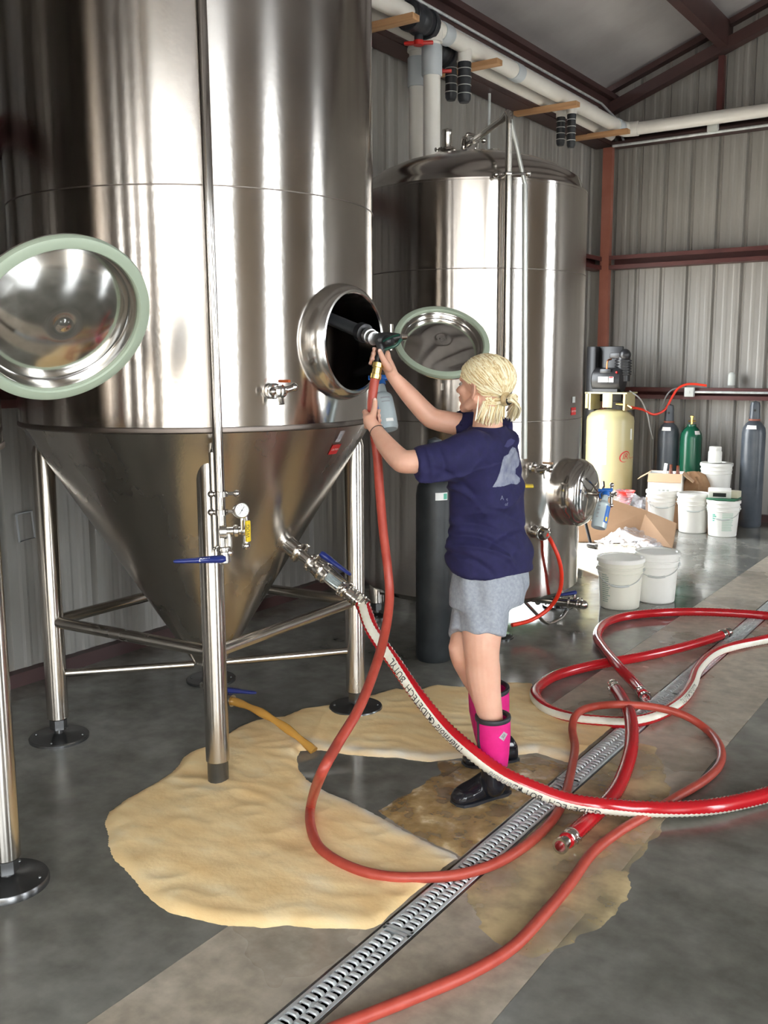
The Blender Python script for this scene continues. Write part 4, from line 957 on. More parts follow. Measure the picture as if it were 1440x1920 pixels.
for i in range(170):                       # loose hair over the nape
    u = rnd.random(); s_ = at(908+u*38, 752+rnd.uniform(-6, 4)-u*6, 3.425+.03*u)
    e = at(892+u*52+rnd.uniform(-3, 3), 786+9*math.sin(u*PI)+rnd.uniform(-9, 5), 3.42+.03*rnd.random())
    pts = [s_, s_.lerp(e, .35)-FW*.010, s_.lerp(e, .7)-FW*.008+RT*rnd.uniform(-.004, .004), e]
    LK[i % 3].tube(cr(pts, 4), [.0030*(1-.05*k) for k in range(13)], 5)
for i in range(60):
    u = rnd.random(); s_ = hs(tmax(2.7)*.9, LS*2.7, 1.0); e = TIE+Lh*rnd.uniform(-.01, .01)
    pts = [at(908+u*14, 752+rnd.uniform(-8, 6), 3.415), at(930+rnd.uniform(-4, 4), 754+rnd.uniform(-8, 4), 3.42), e]; LK[i % 3].tube(cr(pts, 4), [.0028]*9, 5)
for i in range(5): LK[1].tube(cr([at(897, 742+i, 3.405), at(896-i*.4, 765, 3.405), at(893-i*.6, 786+i, 3.41)], 4), .0008, 4)
for q_, mm in zip(LK, ('hairstr', 'hairpale', 'hairgold')): q_.build('ponytail', mm, hair)['kind'] = 'stuff'
b = MB(); b.ball(hp(-.10, LS*.012, -.038), (.018, .024, .026), 16, 10, RH); b.build('hair_core', 'hair', hair)
MB().lathe([(.013, -.005), (.017, -.004), (.018, 0), (.017, .004), (.013, .005)], 20, TIE-Fh*.004, rotz(-Fh), closed=True).build('hair_tie', 'ink', hair)
# wrist band on the near hand
w = at(707, 809, 3.447); MB().lathe([(.0265, -.002), (.028, -.0015), (.028, .0015), (.0265, .002)], 24, w, rotz(ARL[-1]-ARL[-2]), closed=True).build('wrist_band', 'ink', pers)

# T-shirt
sh = MB(); SH = [(920, 1066, 3.58, .186, .144), (918, 1040, 3.575, .186, .143), (915, 1000, 3.56, .168, .132), (911, 960, 3.55, .158, .127), (908, 915, 3.53, .164, .130), (905, 878, 3.51, .172, .128), (906, 848, 3.50, .176, .113), (909, 824, 3.495, .150, .094), (913, 806, 3.495, .088, .074), (914, 797, 3.495, .072, .064)]
sh.loft([(at(x, y, d), Lf*w, F*dd, .88) for x, y, d, w, dd in SH], 48)
SL_ = [at(893, 842, 3.40), at(850, 856, 3.355), at(815, 863, 3.34), at(783, 870, 3.335)]
sh.tube(cr(SL_, 5), cr([.070, .064, .061, .058], 5), 26); sh.ball(SL_[0], .066)
sh.cap([at(880, 880, 3.42), at(850, 880, 3.37), at(815, 884, 3.345)], [.06, .045, .035], 20)
SR_ = [at(935, 815, 3.64), at(900, 803, 3.63), at(862, 793, 3.62)]
sh.tube(cr(SR_, 5), cr([.062, .058, .054], 5), 24); sh.ball(SR_[0], .060)
shirt = remesh(sh, 't_shirt', .0065, 4, 'shirt', pers, .5)
me = shirt.data; me.calc_loop_triangles(); hem_z = at(920, 1066, 3.58).z
FOLDS = [(860,905,3.40,.80,.6,.008,.12,-.005),(868,925,3.42,.86,.5,.007,.12,.010),(845,890,3.38,.9,.4,.006,.09,-.004),(905,1010,3.42,.95,.3,.010,.16,-.014),(915,1030,3.43,.95,.32,.008,.15,.012),(900,985,3.42,.98,.2,.009,.14,-.010),(950,1000,3.46,.9,-.4,.008,.10,-.010),(880,1045,3.42,.92,.4,.008,.12,-.010),(830,862,3.33,.3,.95,.007,.06,-.008),(806,866,3.33,.2,.98,.007,.06,.007),(900,850,3.37,.7,.7,.012,.10,-.008),(940,960,3.46,.95,.3,.008,.10,-.008)]
NR = [(v.co.copy(), v.normal.copy()) for v in me.vertices]
for v, (p, nrm) in zip(me.vertices, NR):
    l = (p-PELV).dot(Lf); f = (p-PELV).dot(F); z = p.z
    a = noise.noise((l*9, f*9, z*5+2)); w_ = 1-abs(noise.noise((l*5+z*6, f*5-z*3, z*9)))*2.4
    k = .010*a + .007*w_
    for (fx, fy, fd, dx, dy, w0, L0, am) in FOLDS:
        q = p-at(fx, fy, fd); u = q.dot(RT)*dx-q.dot(DN)*dy*-1; t_ = q.dot(RT)*dy*-1+q.dot(DN)*dx
        if abs(u) < L0 and q.length < .2: k += am*math.exp(-(((t_-u*u*2.2)/w0)**2))*(1-(u/L0)**2)
    r1 = noise.noise((l*3+z*4.5, f*3-z*2.5, z*2+4)); k += .017*(max(0, 1-abs(r1)*3.6)**1.6) - .005
    k += .010*math.sin((z*34+l*9-f*13)+3*noise.noise((l*6, f*6, z*4)))*max(0, min(1, (1.12-z)/.15))*max(0, min(1, (z-hem_z+.02)/.08))
    v.co = p+nrm*k
# shorts
so = MB(); so.loft([(at(918, 1040, 3.575), Lf*.150, F*.115, .9), (at(918, 1070, 3.58), Lf*.172, F*.130, .9), (at(917, 1100, 3.59), Lf*.180, F*.138, .9), (at(913, 1130, 3.59), Lf*.172, F*.130, .9)], 40)
so.tube([at(905, 1090, 3.53), at(907, 1125, 3.52), at(906, 1160, 3.50), at(904, 1190, 3.49)], [.098, .096, .090, .084], 28)
so.tube([at(893, 1110, 3.56), at(885, 1150, 3.545), at(880, 1186, 3.53)], [.075, .070, .068], 24)
so.tube([at(915, 1090, 3.64), at(902, 1125, 3.62), at(890, 1160, 3.60), at(886, 1196, 3.57)], [.096, .094, .090, .086], 28)
shorts = remesh(so, 'shorts', .0065, 4, 'shorts', pers, .5)
NR = [(v.co.copy(), v.normal.copy()) for v in shorts.data.vertices]
for v, (p, nrm) in zip(shorts.data.vertices, NR):
    v.co = p+nrm*(.006*noise.noise((p.x*11, p.y*11, p.z*6))+.004*math.sin(p.x*60+p.y*40+p.z*10+4*noise.noise((p.x*5, p.y*5, p.z*4))))
# print on the back of the shirt
from mathutils.bvhtree import BVHTree
def hit(bv, x, y):
    r = ray(x, y); h = bv.ray_cast(V((0, 0, CAMH)), r.normalized()); return None if h[0] is None else h[0]+h[1]*.0015*(1 if h[1].dot(r) < 0 else -1)
me.update(); bv = BVHTree.FromPolygons([v.co.copy() for v in me.vertices], [tuple(p.vertices) for p in me.polygons])
PP = [(922,914),(930.6,900),(936,886),(941,865),(944,856),(952,852),(955,845),(960,838),(966,840),(970,849),(974,864),(972,874),(966,880),(966,888),(974,896),(975,903),(968.5,909),(958,907.5),(944,912)]
def px_decal(poly, step, name, m_, parent, bvt):
    xs = [p[0] for p in poly]; ys = [p[1] for p in poly]; X, Y = np.meshgrid(np.arange(min(xs), max(xs)+step, step), np.arange(min(ys), max(ys)+step, step), indexing='ij')
    I = inpoly(X, Y, poly); ok = {}; vs = []; fs = []
    for i in range(X.shape[0]):
        for j in range(X.shape[1]):
            if I[i, j]:
                h = hit(bvt, X[i, j], Y[i, j])
                if h is not None: ok[i, j] = len(vs); vs.append(h)
    for (i, j) in ok:
        q = [(i, j), (i+1, j), (i+1, j+1), (i, j+1)]
        if all(k in ok for k in q):
            w = [ok[k] for k in q]
            if max((vs[w[0]]-vs[k]).length for k in w) < .03: fs.append(tuple(w))
    b = MB(); b.add(vs, fs); return b.build(name, m_, parent, 80)
px_decal(PP, .8, 'back_print', 'print', shirt, bv)
px_decal([(944,838),(950,826),(958,822),(966,826),(962,834),(952,840)], .8, 'back_print', mat('faint_print', (.045, .045, .14), .85), shirt, bv)
def px_text(s_, x, y, size, name, m_, parent, bvt, sq=.8, slant=0):
    vs, fs = text_mesh(s_, size); o = [hit(bvt, x+v.x*sq, y-v.y+v.x*slant) for v in vs]
    fs = [f for f in fs if all(o[k] is not None for k in f)]; o = [p if p is not None else V((0, 0, 0)) for p in o]; use = sorted({k for f in fs for k in f}); mp = {k: i for i, k in enumerate(use)}
    if fs: b = MB(); b.add([o[k] for k in use], [tuple(mp[k] for k in f) for f in fs]); b.build(name, m_, parent, 0)
px_text('A', 941, 934, 12, 'back_lettering', 'print', shirt, bv); px_text('q', 950, 936, 8, 'back_lettering', 'print', shirt, bv); px_text('of', 949, 946, 9, 'back_lettering', 'print', shirt, bv)

# rubber boots
def boot(ankle, top, rt_top, heel, toe, lbl):
    d = (toe-heel).normalized(); s = V((-d.y, d.x, 0)); b = MB(); Lh_ = (toe-heel).length
    rings = []
    for (f, h, w) in ((-.06, .045, .020), (-.03, .075, .034), (.05, .10, .041), (.25, .105, .043), (.42, .092, .042), (.60, .074, .046), (.78, .062, .048), (.92, .052, .042), (1.0, .038, .030), (1.03, .025, .015)):
        c = heel+d*Lh_*f; rings.append((V((c.x, c.y, .004+h/2)), s*w, U*h/2, .75))
    b.loft(rings, 28); a2 = V((ankle.x, ankle.y, .10)); b.cap([a2-U*.03, a2+U*.02, ankle], [.046, .046, .050], 24)
    bt = remesh(b, 'rubber_boot', .0045, 5, 'boot', pers, .5); bt['label'] = lbl
    b = MB(); c = []
    for (f, w) in ((-.07, .030), (.05, .043), (.25, .044), (.5, .045), (.78, .050), (.95, .044), (1.035, .02)):
        q = heel+d*Lh_*f; c.append((q, w))
    b.add([V((q.x, q.y, z))+s*w*sg for q, w in c for sg in (-1, 1) for z in (0, .016)], [f for i in range(len(c)-1) for f in ((4*i, 4*i+4, 4*i+5, 4*i+1), (4*i+2, 4*i+3, 4*i+7, 4*i+6), (4*i+1, 4*i+5, 4*i+7, 4*i+3), (4*i, 4*i+2, 4*i+6, 4*i+4))]+[(0, 1, 3, 2), (len(c)*4-4, len(c)*4-2, len(c)*4-1, len(c)*4-3)])
    b.build('sole', 'blackrub', bt)
    ax = (top-ankle); k = 10; o = MB(); pr_ = []
    for i in range(k+1): pr_.append((.050+(rt_top-.050)*min(1, i/k*1.6)**.8, ax.length*i/k))
    pr_ += [(rt_top-.008, ax.length), (rt_top-.010, ax.length*.6)]; o.lathe(pr_, 40, ankle, rotz(ax))
    shf = o.build('boot_shaft', 'pink', bt); shf['label'] = 'pink neoprene shaft'
    MB().lathe([(rt_top-.011, ax.length-.012), (rt_top+.0015, ax.length-.013), (rt_top+.003, ax.length-.006), (rt_top+.0015, ax.length+.002), (rt_top-.004, ax.length+.004), (rt_top-.011, ax.length)], 40, ankle, rotz(ax), closed=True).build('boot_rim', 'blackrub', bt)
    return bt, ankle, ax, rt_top
hl, tl = fl(944, 1486), fl(853, 1511)
bt, ank, ax, rt0 = boot(at(926, 1434, 3.535), at(924, 1342, 3.50), .063, hl, tl, 'near boot, wet black foot under a pink shaft')
Rb = rotz(ax); b = MB()
lf = (-RT*.86-FW*.5); lf = (lf-ax.normalized()*lf.dot(ax.normalized())).normalized()
b.tube([ank+lf*.058+ax*.25, ank+lf*.0655+ax*.6, ank+lf*.0655+ax*.98], .0045, 8); b.build('boot_seam', 'blackrub', bt)
# diamond badge
bvb = [c for c in bt.children if c.name.startswith('boot_shaft')][0]; mb_ = bvb.data; bb = BVHTree.FromPolygons([v.co.copy() for v in mb_.vertices], [tuple(p.vertices) for p in mb_.polygons])
px_decal([(934.5,1383),(944,1371),(952,1376),(944,1390)], .7, 'boot_badge', mat('badge_grey', (.42, .40, .42), .5), bt, bb)
px_decal([(938,1382),(944,1374.5),(949,1377.5),(943.5,1385)], .6, 'boot_badge', mat('badge_dark', (.10, .09, .09), .5), bt, bb)
px_decal([(942,1385),(945,1385),(943.5,1389)], .5, 'boot_badge', 'ink', bt, bb)
hr, tr = fl(962, 1424), fl(872, 1437)
boot(at(919, 1396, 3.77), at(916, 1288, 3.71), .078, hr, tr, 'far boot, pink shaft mostly hidden behind the near leg')

# spray gun held at the manway
gt = thing('spray_gun', 'black and green trigger spray gun held in the open manway', 'spray gun', tuple(at(715, 660, 3.52)))
g0 = at(752, 632, 3.50); g1 = at(712, 638, 3.52); g2 = at(684, 625, 3.60); g3 = at(600, 590, 3.85)
b = MB(); b.tube([g0, g0.lerp(g1, .5), g1], [.012, .024, .028], 16); b.tube([g1+V((0, 0, 0)), at(716, 655, 3.51), at(710, 672, 3.52), at(705, 690, 3.51)], [.020, .017, .016, .014], 14); b.ball(at(728, 640, 3.50), (.034, .024, .024), 14, 10, rotz(g0-g1)); b.build('gun_body', 'black', gt)
b = MB(); b.tube(cr([at(748, 628, 3.47), at(733, 632, 3.465), at(718, 640, 3.47)], 4), .007, 8, flat=.5); b.tube(cr([at(752, 636, 3.475), at(742, 648, 3.47), at(722, 655, 3.48)], 4), .006, 8); b.build('trigger', mat('dark_green_plastic', (.008, .06, .04), .35), gt)
a, c = at(701, 634, 3.54), at(686, 626, 3.60)
b = MB(); R_ = rotz(c-a); b.lathe([(.020, -.03), (.026, -.028), (.026, -.006), (.021, -.004), (.021, .002), (.028, .004), (.028, .03), (.02, .032)], 22, a.lerp(c, .3), R_); b.build('swivel_collar', mat('satin_collar', (.72, .72, .72), .3, .9), gt)
b = MB(); b.lathe([(.026, 0), (.036, .004), (.036, .035), (.028, .04)], 22, c, rotz(g3-c)); b.build('grip_ring', 'black', gt)
b = MB(); b.cyl(c, g3, .024, n=20); b.build('lance', mat('lance_grey', (.16, .17, .18), .35, .6), gt)
# ------------------------------------------------------------------ pipework under the eaves
def pipe_mb(pts, r=.062, n=20): return MB().tube(cr(pts, 1), r, n)
def coupling(mb, p, d, r=.072, L=.12): mb.lathe([(r*.96, -L/2), (r, -L/2+.005), (r, L/2-.005), (r*.96, L/2)], 20, V(p), rotz(d))
ZP, XA1, XB1, YE = 3.885, -3.74, -3.93, 9.76
yd = pl(810, 60, 0, XA1).y
pa1 = thing('overhead_pipe', 'white overhead pipe along the eave, turning the corner along the back wall', 'pipe', (XA1, YE, ZP), 'white overhead pipes')
el = [V((XA1, YE-.12, ZP)), V((XA1+.02, YE-.04, ZP)), V((XA1+.06, YE-.01, ZP)), V((XA1+.14, YE, ZP))]
MB().tube([V((XA1, -4.8, ZP)), V((XA1, YE-.1, ZP))], .062, 22).build('pipe_run', 'pvc', pa1)
MB().tube([V((XA1+.1, YE, ZP)), V((5.9, YE, ZP))], .060, 22).build('pipe_run', 'pvc', pa1)
b = MB(); b.tube(cr(el, 4), .071, 20); b.build('elbow', 'pvc', pa1)
for yy in (yd+.16, YE-.2, 7.35): b = MB(); coupling(b, (XA1, yy, ZP), (0, 1, 0)); b.build('pipe_coupling', 'pvcjoint', pa1)
b = MB(); b.tube([V((XA1, yd, ZP+.02)), V((XA1, yd, ZP-.10))], .074, 20); b.ball((XA1, yd, ZP), .078); b.build('tee_fitting', 'pvc', pa1)
MB().tube([V((XA1, yd, ZP-.05)), V((XA1, yd, .02))], .060, 22).build('drop_pipe', 'pvc', pa1)
b = MB(); coupling(b, (XA1, yd, ZP-.22), (0, 0, 1), .072, .20); b.build('pipe_coupling', 'pvcjoint', pa1)
pb1 = thing('overhead_pipe', 'second white overhead pipe, closer to the side wall, with a black valve', 'pipe', (XB1, YE, ZP), 'white overhead pipes')
MB().tube([V((XB1, -4.8, ZP)), V((XB1, YE+.1, ZP))], .062, 22).build('pipe_run', 'pvc', pb1)
yd2 = pl(783, 60, 0, XB1).y
b = MB(); b.tube([V((XB1, yd2, ZP+.02)), V((XB1, yd2, ZP-.10))], .074, 20); b.build('tee_fitting', 'pvc', pb1)
MB().tube([V((XB1, yd2, ZP-.05)), V((XB1, yd2, .02))], .060, 22).build('drop_pipe', 'pvc', pb1)
b = MB(); coupling(b, (XB1, yd2, ZP-.24), (0, 0, 1), .072, .20); b.build('pipe_coupling', 'pvcjoint', pb1)
def bvalve(c, d, parent):
    b = MB(); c = V(c); b.ball(c, (.10, .10, .10), 18, 12); coupling(b, c, d, .088, .28); coupling(b, c-V(d)*.11, d, .10, .05); coupling(b, c+V(d)*.11, d, .10, .05); b.cyl(c, c-V((0, 0, .13)), .03, n=12); v_ = b.build('valve_body', 'blackrub', parent)
    b = MB(); b.box(c-V((0, 0, .145)), (.20, .035, .022), Matrix.Rotation(.5, 3, 'Z'), bev=.006); b.cyl(c-V((0, 0, .13)), c-V((0, 0, .16)), .035, n=14); b.build('valve_handle', 'redplas', v_)
q = pl(785, 24, 0, XA1); bvalve((XA1, q.y, ZP), (0, 1, 0), pa1)
q = pl(835, 82, 0, XB1); bvalve((XB1, q.y-.1, ZP-.02), (0, 1, 0), pb1)
# timber brackets
for k, (x, y) in enumerate(((778, 20), (935, 121), (1082, 200), (1177, 250))):
    Yb = pl(x, y, 0, -3.58).y; b = MB(); b.box((-3.87, Yb, 3.795), (.60, .085, .04), bev=.003)
    o = b.build('timber_bracket', 'wood'); tag(o, ['pine bracket under the pipes beside the big fermenter top', 'pine bracket behind the first pair of black capped drops', 'pine bracket beside the far pair of black capped drops', 'pine bracket in the corner where the pipe turns'][k], 'bracket', 'timber brackets carrying the pipes')
# insulated drops
def drop(px, py, py2, X, r, lbl, n=4):
    p = pl(px, py, 0, X); q = pl(px-2, py2, 0, X); t = thing('insulated_drop', lbl, 'pipe stub', (p.x, p.y, p.z), 'black wrapped drops under the overhead pipes')
    L = p.z-q.z; b = MB(); b.lathe([(.012, -L), (r*.7, -L), (r*.95, -L+.02), (r, -L*.8), (r*.93, -L*.6), (r*1.02, -L*.45), (r*.95, -L*.25), (r*1.03, -.03), (r*.9, 0)], 20, p); b.build('wrap', 'blackrub', t)
    for i in range(n): MB().lathe([(r*1.0, -.003), (r*1.05, -.002), (r*1.05, .002), (r*1.0, .003)], 20, p-V((0, 0, L*(.22+.58*i/(n-1)))), closed=True).build('tie_band', 'boxgrey', t)
    b = MB(); b.tube([p-V((0, 0, .02)), p+V((0, 0, .08)), V((p.x, p.y, ZP))], .052 if r > .04 else .045, 16); b.build('stub', 'pvc', t)
drop(846, 112, 188, XB1+.03, .045, 'left of the near pair of black wrapped drops, by the white down pipes')
drop(871, 112, 192, XA1, .050, 'right of the near pair of black wrapped drops, by the white down pipes')
drop(1052, 216, 273, XB1+.06, .040, 'left of the far pair of black wrapped drops, above the second tank')
drop(1072, 210, 277, XA1, .040, 'right of the far pair of black wrapped drops, above the second tank')
# conduits
def conduit(pts, r, lbl, m_='galv'):
    b = MB(); b.tube(pts, r, 8); o = b.build('conduit', m_); tag(o, lbl, 'conduit', 'thin metal conduits'); return o
conduit([V((-3.97, -4.8, 4.16)), V((-3.97, 9.7, 4.16)), V((-3.9, 9.92, 4.05)), V((-3.8, 9.93, 3.79))], .012, 'upper grey conduit running along the eave beam above the white pipe')
conduit([V((-3.97, -4.8, 4.10)), V((-3.97, 9.6, 4.10))], .010, 'lower grey conduit running along the eave beam above the white pipe')
p = pl(912, 168, 0, -4.1); conduit(cr([V((-4.07, p.y, 2.3)), V((-4.07, p.y, p.z-.05)), V((-4.07, p.y+.06, p.z)), V((-4.07, p.y+.9, p.z)), V((-4.07, 9.8, p.z))], 4), .012, 'thin conduit bent at the top, on the wall behind the second tank')
conduit([V((-3.9, 9.86, 3.77)), V((5.8, 9.86, 3.79))], .014, 'grey conduit along the back wall below the white pipe')
p = pl(1337, 240, 1, 9.85); b = MB(); b.box((p.x, 9.85, p.z), (.10, .06, .075), bev=.006); tag(b.build('junction_box', 'boxgrey'), 'small grey junction box high on the back wall under the white pipe', 'junction box')
p = pl(1293, 735, 1, 9.86); b = MB(); b.box((p.x, 9.86, p.z), (.095, .05, .095), bev=.006); b.cyl((p.x, 9.83, p.z), (p.x, 9.826, p.z), .012, n=10); tag(b.build('junction_box', 'boxgrey'), 'pale square junction box on the lower red beam', 'junction box')
conduit([V((p.x+.05, 9.87, p.z)), V((5.5, 9.87, p.z+.005))], .012, 'bright conduit running right along the lower red beam')
p = pl(1371, 712, 1, 9.98); b = MB(); b.lathe([(.0, .075), (.02, .072), (.032, .055), (.034, .03), (.034, -.055)], 16, V((p.x, 9.99, p.z))); tag(b.build('bell_cap', 'boxgrey'), 'grey bell shaped cap standing on the lower red beam', 'cap')
q = pl(48, 988, 0, XL+.02); b = MB()
b.tube([q+V((0, -.05, .07)), q+V((0, .04, .075)), q+V((0, .05, -.06)), q+V((0, -.04, -.07)), q+V((0, -.05, .07))], .006, 6); o = b.build('wall_loop', mat('pale_plastic', (.34, .35, .37), .5)); tag(o, 'small pale square bracket on the side wall left of the left leg', 'bracket')

# ------------------------------------------------------------------ compressor
CX, CY = -3.675, 9.45; ct = thing('air_compressor', 'upright tan air compressor with black pump on top, in the back corner', 'compressor', (CX, CY, 0))
b = MB(); b.lathe([(.19, .06), (.235, .13), (.238, .16), (.238, 1.0), (.232, 1.04), (.20, 1.085), (.14, 1.11), (0, 1.12)], 48, (CX, CY, 0)); b.build('receiver', 'tan', ct)
b = MB()
for i in range(3):
    a = i*2*PI/3+.4; b.box((CX+.2*math.cos(a), CY+.2*math.sin(a), .05), (.07, .07, .10), Matrix.Rotation(a, 3, 'Z'), bev=.004)
b.build('foot', 'tan', ct)
b = MB(); b.box((CX, CY, 1.285), (.44, .30, .015)); b.box((CX-.20, CY-.14, 1.21), (.03, .02, .16), bev=.003); b.box((CX+.02, CY-.145, 1.215), (.10, .015, .15), bev=.003); b.box((CX-.17, CY, 1.20), (.02, .28, .17)); b.box((CX+.19, CY, 1.20), (.02, .28, .17)); b.build('top_bracket', 'tan', ct)
b = MB(); b.box((CX-.10, CY+.12, 1.47), (.34, .03, .56), bev=.01); b.box((-3.90, CY+.05, 1.25), (.10, .10, 1.0), bev=.01); b.build('belt_guard', 'black', ct)
b = MB(); b.lathe([(.10, -.15), (.125, -.13), (.125, .12), (.11, .15), (.03, .16)], 28, (CX-.02, CY-.03, 1.41), Matrix.Rotation(PI/2, 3, 'Y')); b.box((CX-.02, CY-.03, 1.31), (.26, .2, .03)); b.box((CX-.02, CY-.08, 1.50), (.12, .10, .05), bev=.01); b.build('motor', 'black', ct)
b = MB(); px_ = CX+.11
for i in range(6): b.lathe([(.075, 1.46+i*.027), (.085, 1.464+i*.027), (.085, 1.474+i*.027), (.075, 1.478+i*.027)], 22, (px_, CY+.02, 0))
b.cyl((px_, CY+.02, 1.40), (px_, CY+.02, 1.64), .07, n=22); b.ball((px_+.02, CY, 1.66), .062, 18, 12); b.box((px_-.05, CY-.01, 1.655), (.15, .07, .055), bev=.01); b.build('pump', 'black', ct)
MB().tube(cr([V((px_-.10, CY-.05, 1.62)), V((px_-.12, CY-.10, 1.60)), V((px_-.12, CY-.11, 1.50)), V((px_-.12, CY-.08, 1.46))], 5), .009, 8).build('copper_tube', mat('copper', (.55, .20, .09), .3, 1), ct)
for k, (dx, w) in enumerate(((-.03, .10), (.055, .05))): MB().box((CX+dx, CY-.158, 1.42), (w, .004, .055)).build('motor_label', 'white', ct, 0)
MB().box((CX+.055, CY-.161, 1.44), (.04, .003, .014)).build('motor_label', 'redlab', ct, 0)
MB().ball((CX+.10, CY-.13, 1.49), .012).build('red_knob', 'redplas', ct)
fa = lambda px: math.atan2(-math.sqrt(max(0, .238**2-((px)**2))), px)
for k in range(4):
    b = MB(); patch_cyl(b, (CX, CY), .2395, .84-.088*k, .92-.088*k, -1.87, -1.32); b.build('instruction_label', 'white', ct, 0)
    b = MB()
    for j in range(5): patch_cyl(b, (CX, CY), .2402, .853-.088*k+j*.012, .859-.088*k+j*.012, -1.83, -1.36)
    b.build('label_lines', 'greyink', ct, 0)
b = MB(); patch_cyl(b, (CX, CY), .2395, .82, .93, -.22, -.08); b.build('instruction_label', 'white', ct, 0)
text_cyl('IR', 'maker_mark', (CX, CY), .2405, .655, -.50, .085, 'redplas', ct, .25)
b = MB(); 
for i in range(40):
    a0 = -PI*.15+i*PI*1.75/40; a1 = a0+PI*1.75/40; w0 = .010*math.sin(PI*i/40)+.002; w1 = .010*math.sin(PI*(i+1)/40)+.002
    P = []
    for a, w in ((a0, w0), (a1, w1)):
        for r_ in (1, 1-w/.05): P.append((a, r_))
    vs = [V((CX+.2405*math.cos(-.51+.27*r*math.cos(a)), CY+.2405*math.sin(-.51+.27*r*math.cos(a)), .655+.055*r*math.sin(a)+.012*math.cos(a))) for a, r in P]; b.add(vs, [(0, 2, 3, 1)])
b.build('maker_mark', 'redplas', ct, 0); text_cyl('Ingersoll Rand', 'maker_mark', (CX, CY), .2405, .64, .0, .022, 'redplas', ct)
b = MB(); a0 = V((CX+.20, CY-.10, 1.17)); b.tube([V((CX+.1, CY-.12, 1.18)), a0, a0+V((.07, -.03, -.03))], .010, 8); b.build('outlet_fitting', 'brass', ct)
# air hoses
def line(name, lbl, pts, r, m_):
    o = MB().tube(cr(pts, 8), r, 10).build(name, m_); tag(o, lbl, 'hose', None); return o
line('air_hose', 'orange-red air hose sagging from the compressor up to the lower red beam', [a0+V((.05, -.02, -.02)), pl(1205, 768, 1, 9.55), pl(1226, 777, 1, 9.65), pl(1247, 768, 1, 9.75), pl(1260, 745, 1, 9.80), pl(1272, 728, 1, 9.82), pl(1292, 720, 1, 9.84), pl(1325, 723, 1, 9.86)], .012, 'airhose')
line('clear_tube', 'thin clear tube hanging down from the compressor in front of the wall', [pl(1180, 733, 1, 9.45), pl(1200, 748, 1, 9.5), pl(1213, 775, 1, 9.6), pl(1218, 800, 1, 9.7), pl(1224, 823, 1, 9.75)], .007, mat('clear_tubing', (.45, .46, .46), .3))
line('clear_tube', 'thin clear tube rising beside the air hose to the lower red beam', [pl(1238, 772, 1, 9.8), pl(1248, 745, 1, 9.82), pl(1262, 730, 1, 9.84), pl(1285, 726, 1, 9.86)], .007, mat('clear_tubing_dim', (.25, .25, .25), .3))

# ------------------------------------------------------------------ gas cylinders
def gas(name, x, y, r, H, m_, lbl, capd=True, mark='white', valve=False, group='gas cylinders'):
    t = thing(name, lbl, 'gas cylinder', (x, y, 0), group); b = MB()
    b.lathe([(r*.9, 0), (r, .02), (r, H-.12), (r*.93, H-.07), (r*.72, H-.03), (r*.42, H), (r*.40, H+.02), (0, H+.02)], 36, (x, y, 0)); b.build('body', m_, t)
    if capd:
        b = MB(); b.lathe([(r*.46, H+.01), (r*.48, H+.03), (r*.46, H+.05), (r*.43, H+.10), (r*.44, H+.14), (r*.36, H+.175), (0, H+.19)], 24, (x, y, 0)); cp_ = b.build('cap', 'cylgrey', t); MB().cyl((x+r*.1, y-r*.47, H+.10), (x+r*.08, y-r*.40, H+.10), .012, n=12).build('vent_hole', 'ink', cp_)
        MB().lathe([(r*.50, H-.0), (r*.50, H+.015), (r*.42, H+.02)], 20, (x, y, 0)).build('neck_ring', 'column', t)
    if valve:
        b = MB(); b.cyl((x, y, H), (x, y, H+.10), .014, n=12); b.cyl((x, y, H+.09), (x, y, H+.105), .022, n=12); b.cyl((x-.03, y-.02, H+.05), (x+.03, y+.02, H+.05), .009, n=10); b.lathe([(.03, H), (.035, H+.01), (.03, H+.02)], 14, (x, y, 0)); b.build('valve', 'brass', t)
    if mark:
        a = math.atan2(-y, -x); b = MB(); vs = []; fs = []
        for i in range(7):
            p_ = a-.75+i*.16 if not valve else a+.35+i*.1
            for (rr, z) in ((.945*r+.002, H-.078), (.80*r+.003, H-.042)): vs.append((x+rr*math.cos(p_), y+rr*math.sin(p_), z))
        for i in range(6): fs.append((2*i, 2*i+2, 2*i+3, 2*i+1))
        b.add(vs, fs); b.build('shoulder_label', mark, t, 0)
    return t
gas('gas_cylinder', -2.33, 9.72, .110, 1.03, 'cylgrey', 'tall grey capped gas cylinder standing alone at the right by the back wall')
p = pl(1254, 800, 1, 9.8); gas('gas_cylinder', p.x, 9.8, .105, .98, 'cylgrey', 'dark grey capped gas cylinder behind the open white box, left of the green one')
p = pl(1297, 800, 1, 9.8); gas('gas_cylinder', p.x, 9.8, .108, .95, 'cylgreen', 'green gas cylinder with brass valve behind the open white box', False, 'white', True)
g_ = gas('gas_cylinder', -2.66, 4.36, .098, 1.02, 'cyldark', 'dark charcoal gas cylinder standing beside the woman in front of the second tank', True, None)
a = math.atan2(-4.36, 2.66); b = MB(); patch_cyl(b, (-2.66, 4.36), .0995, .885, .925, a+.05, a+.75); b.build('gas_label', 'white', g_, 0)
b = MB(); patch_cyl(b, (-2.66, 4.36), .1003, .89, .92, a+.50, a+.72); b.build('gas_label', 'greenlab', g_, 0)

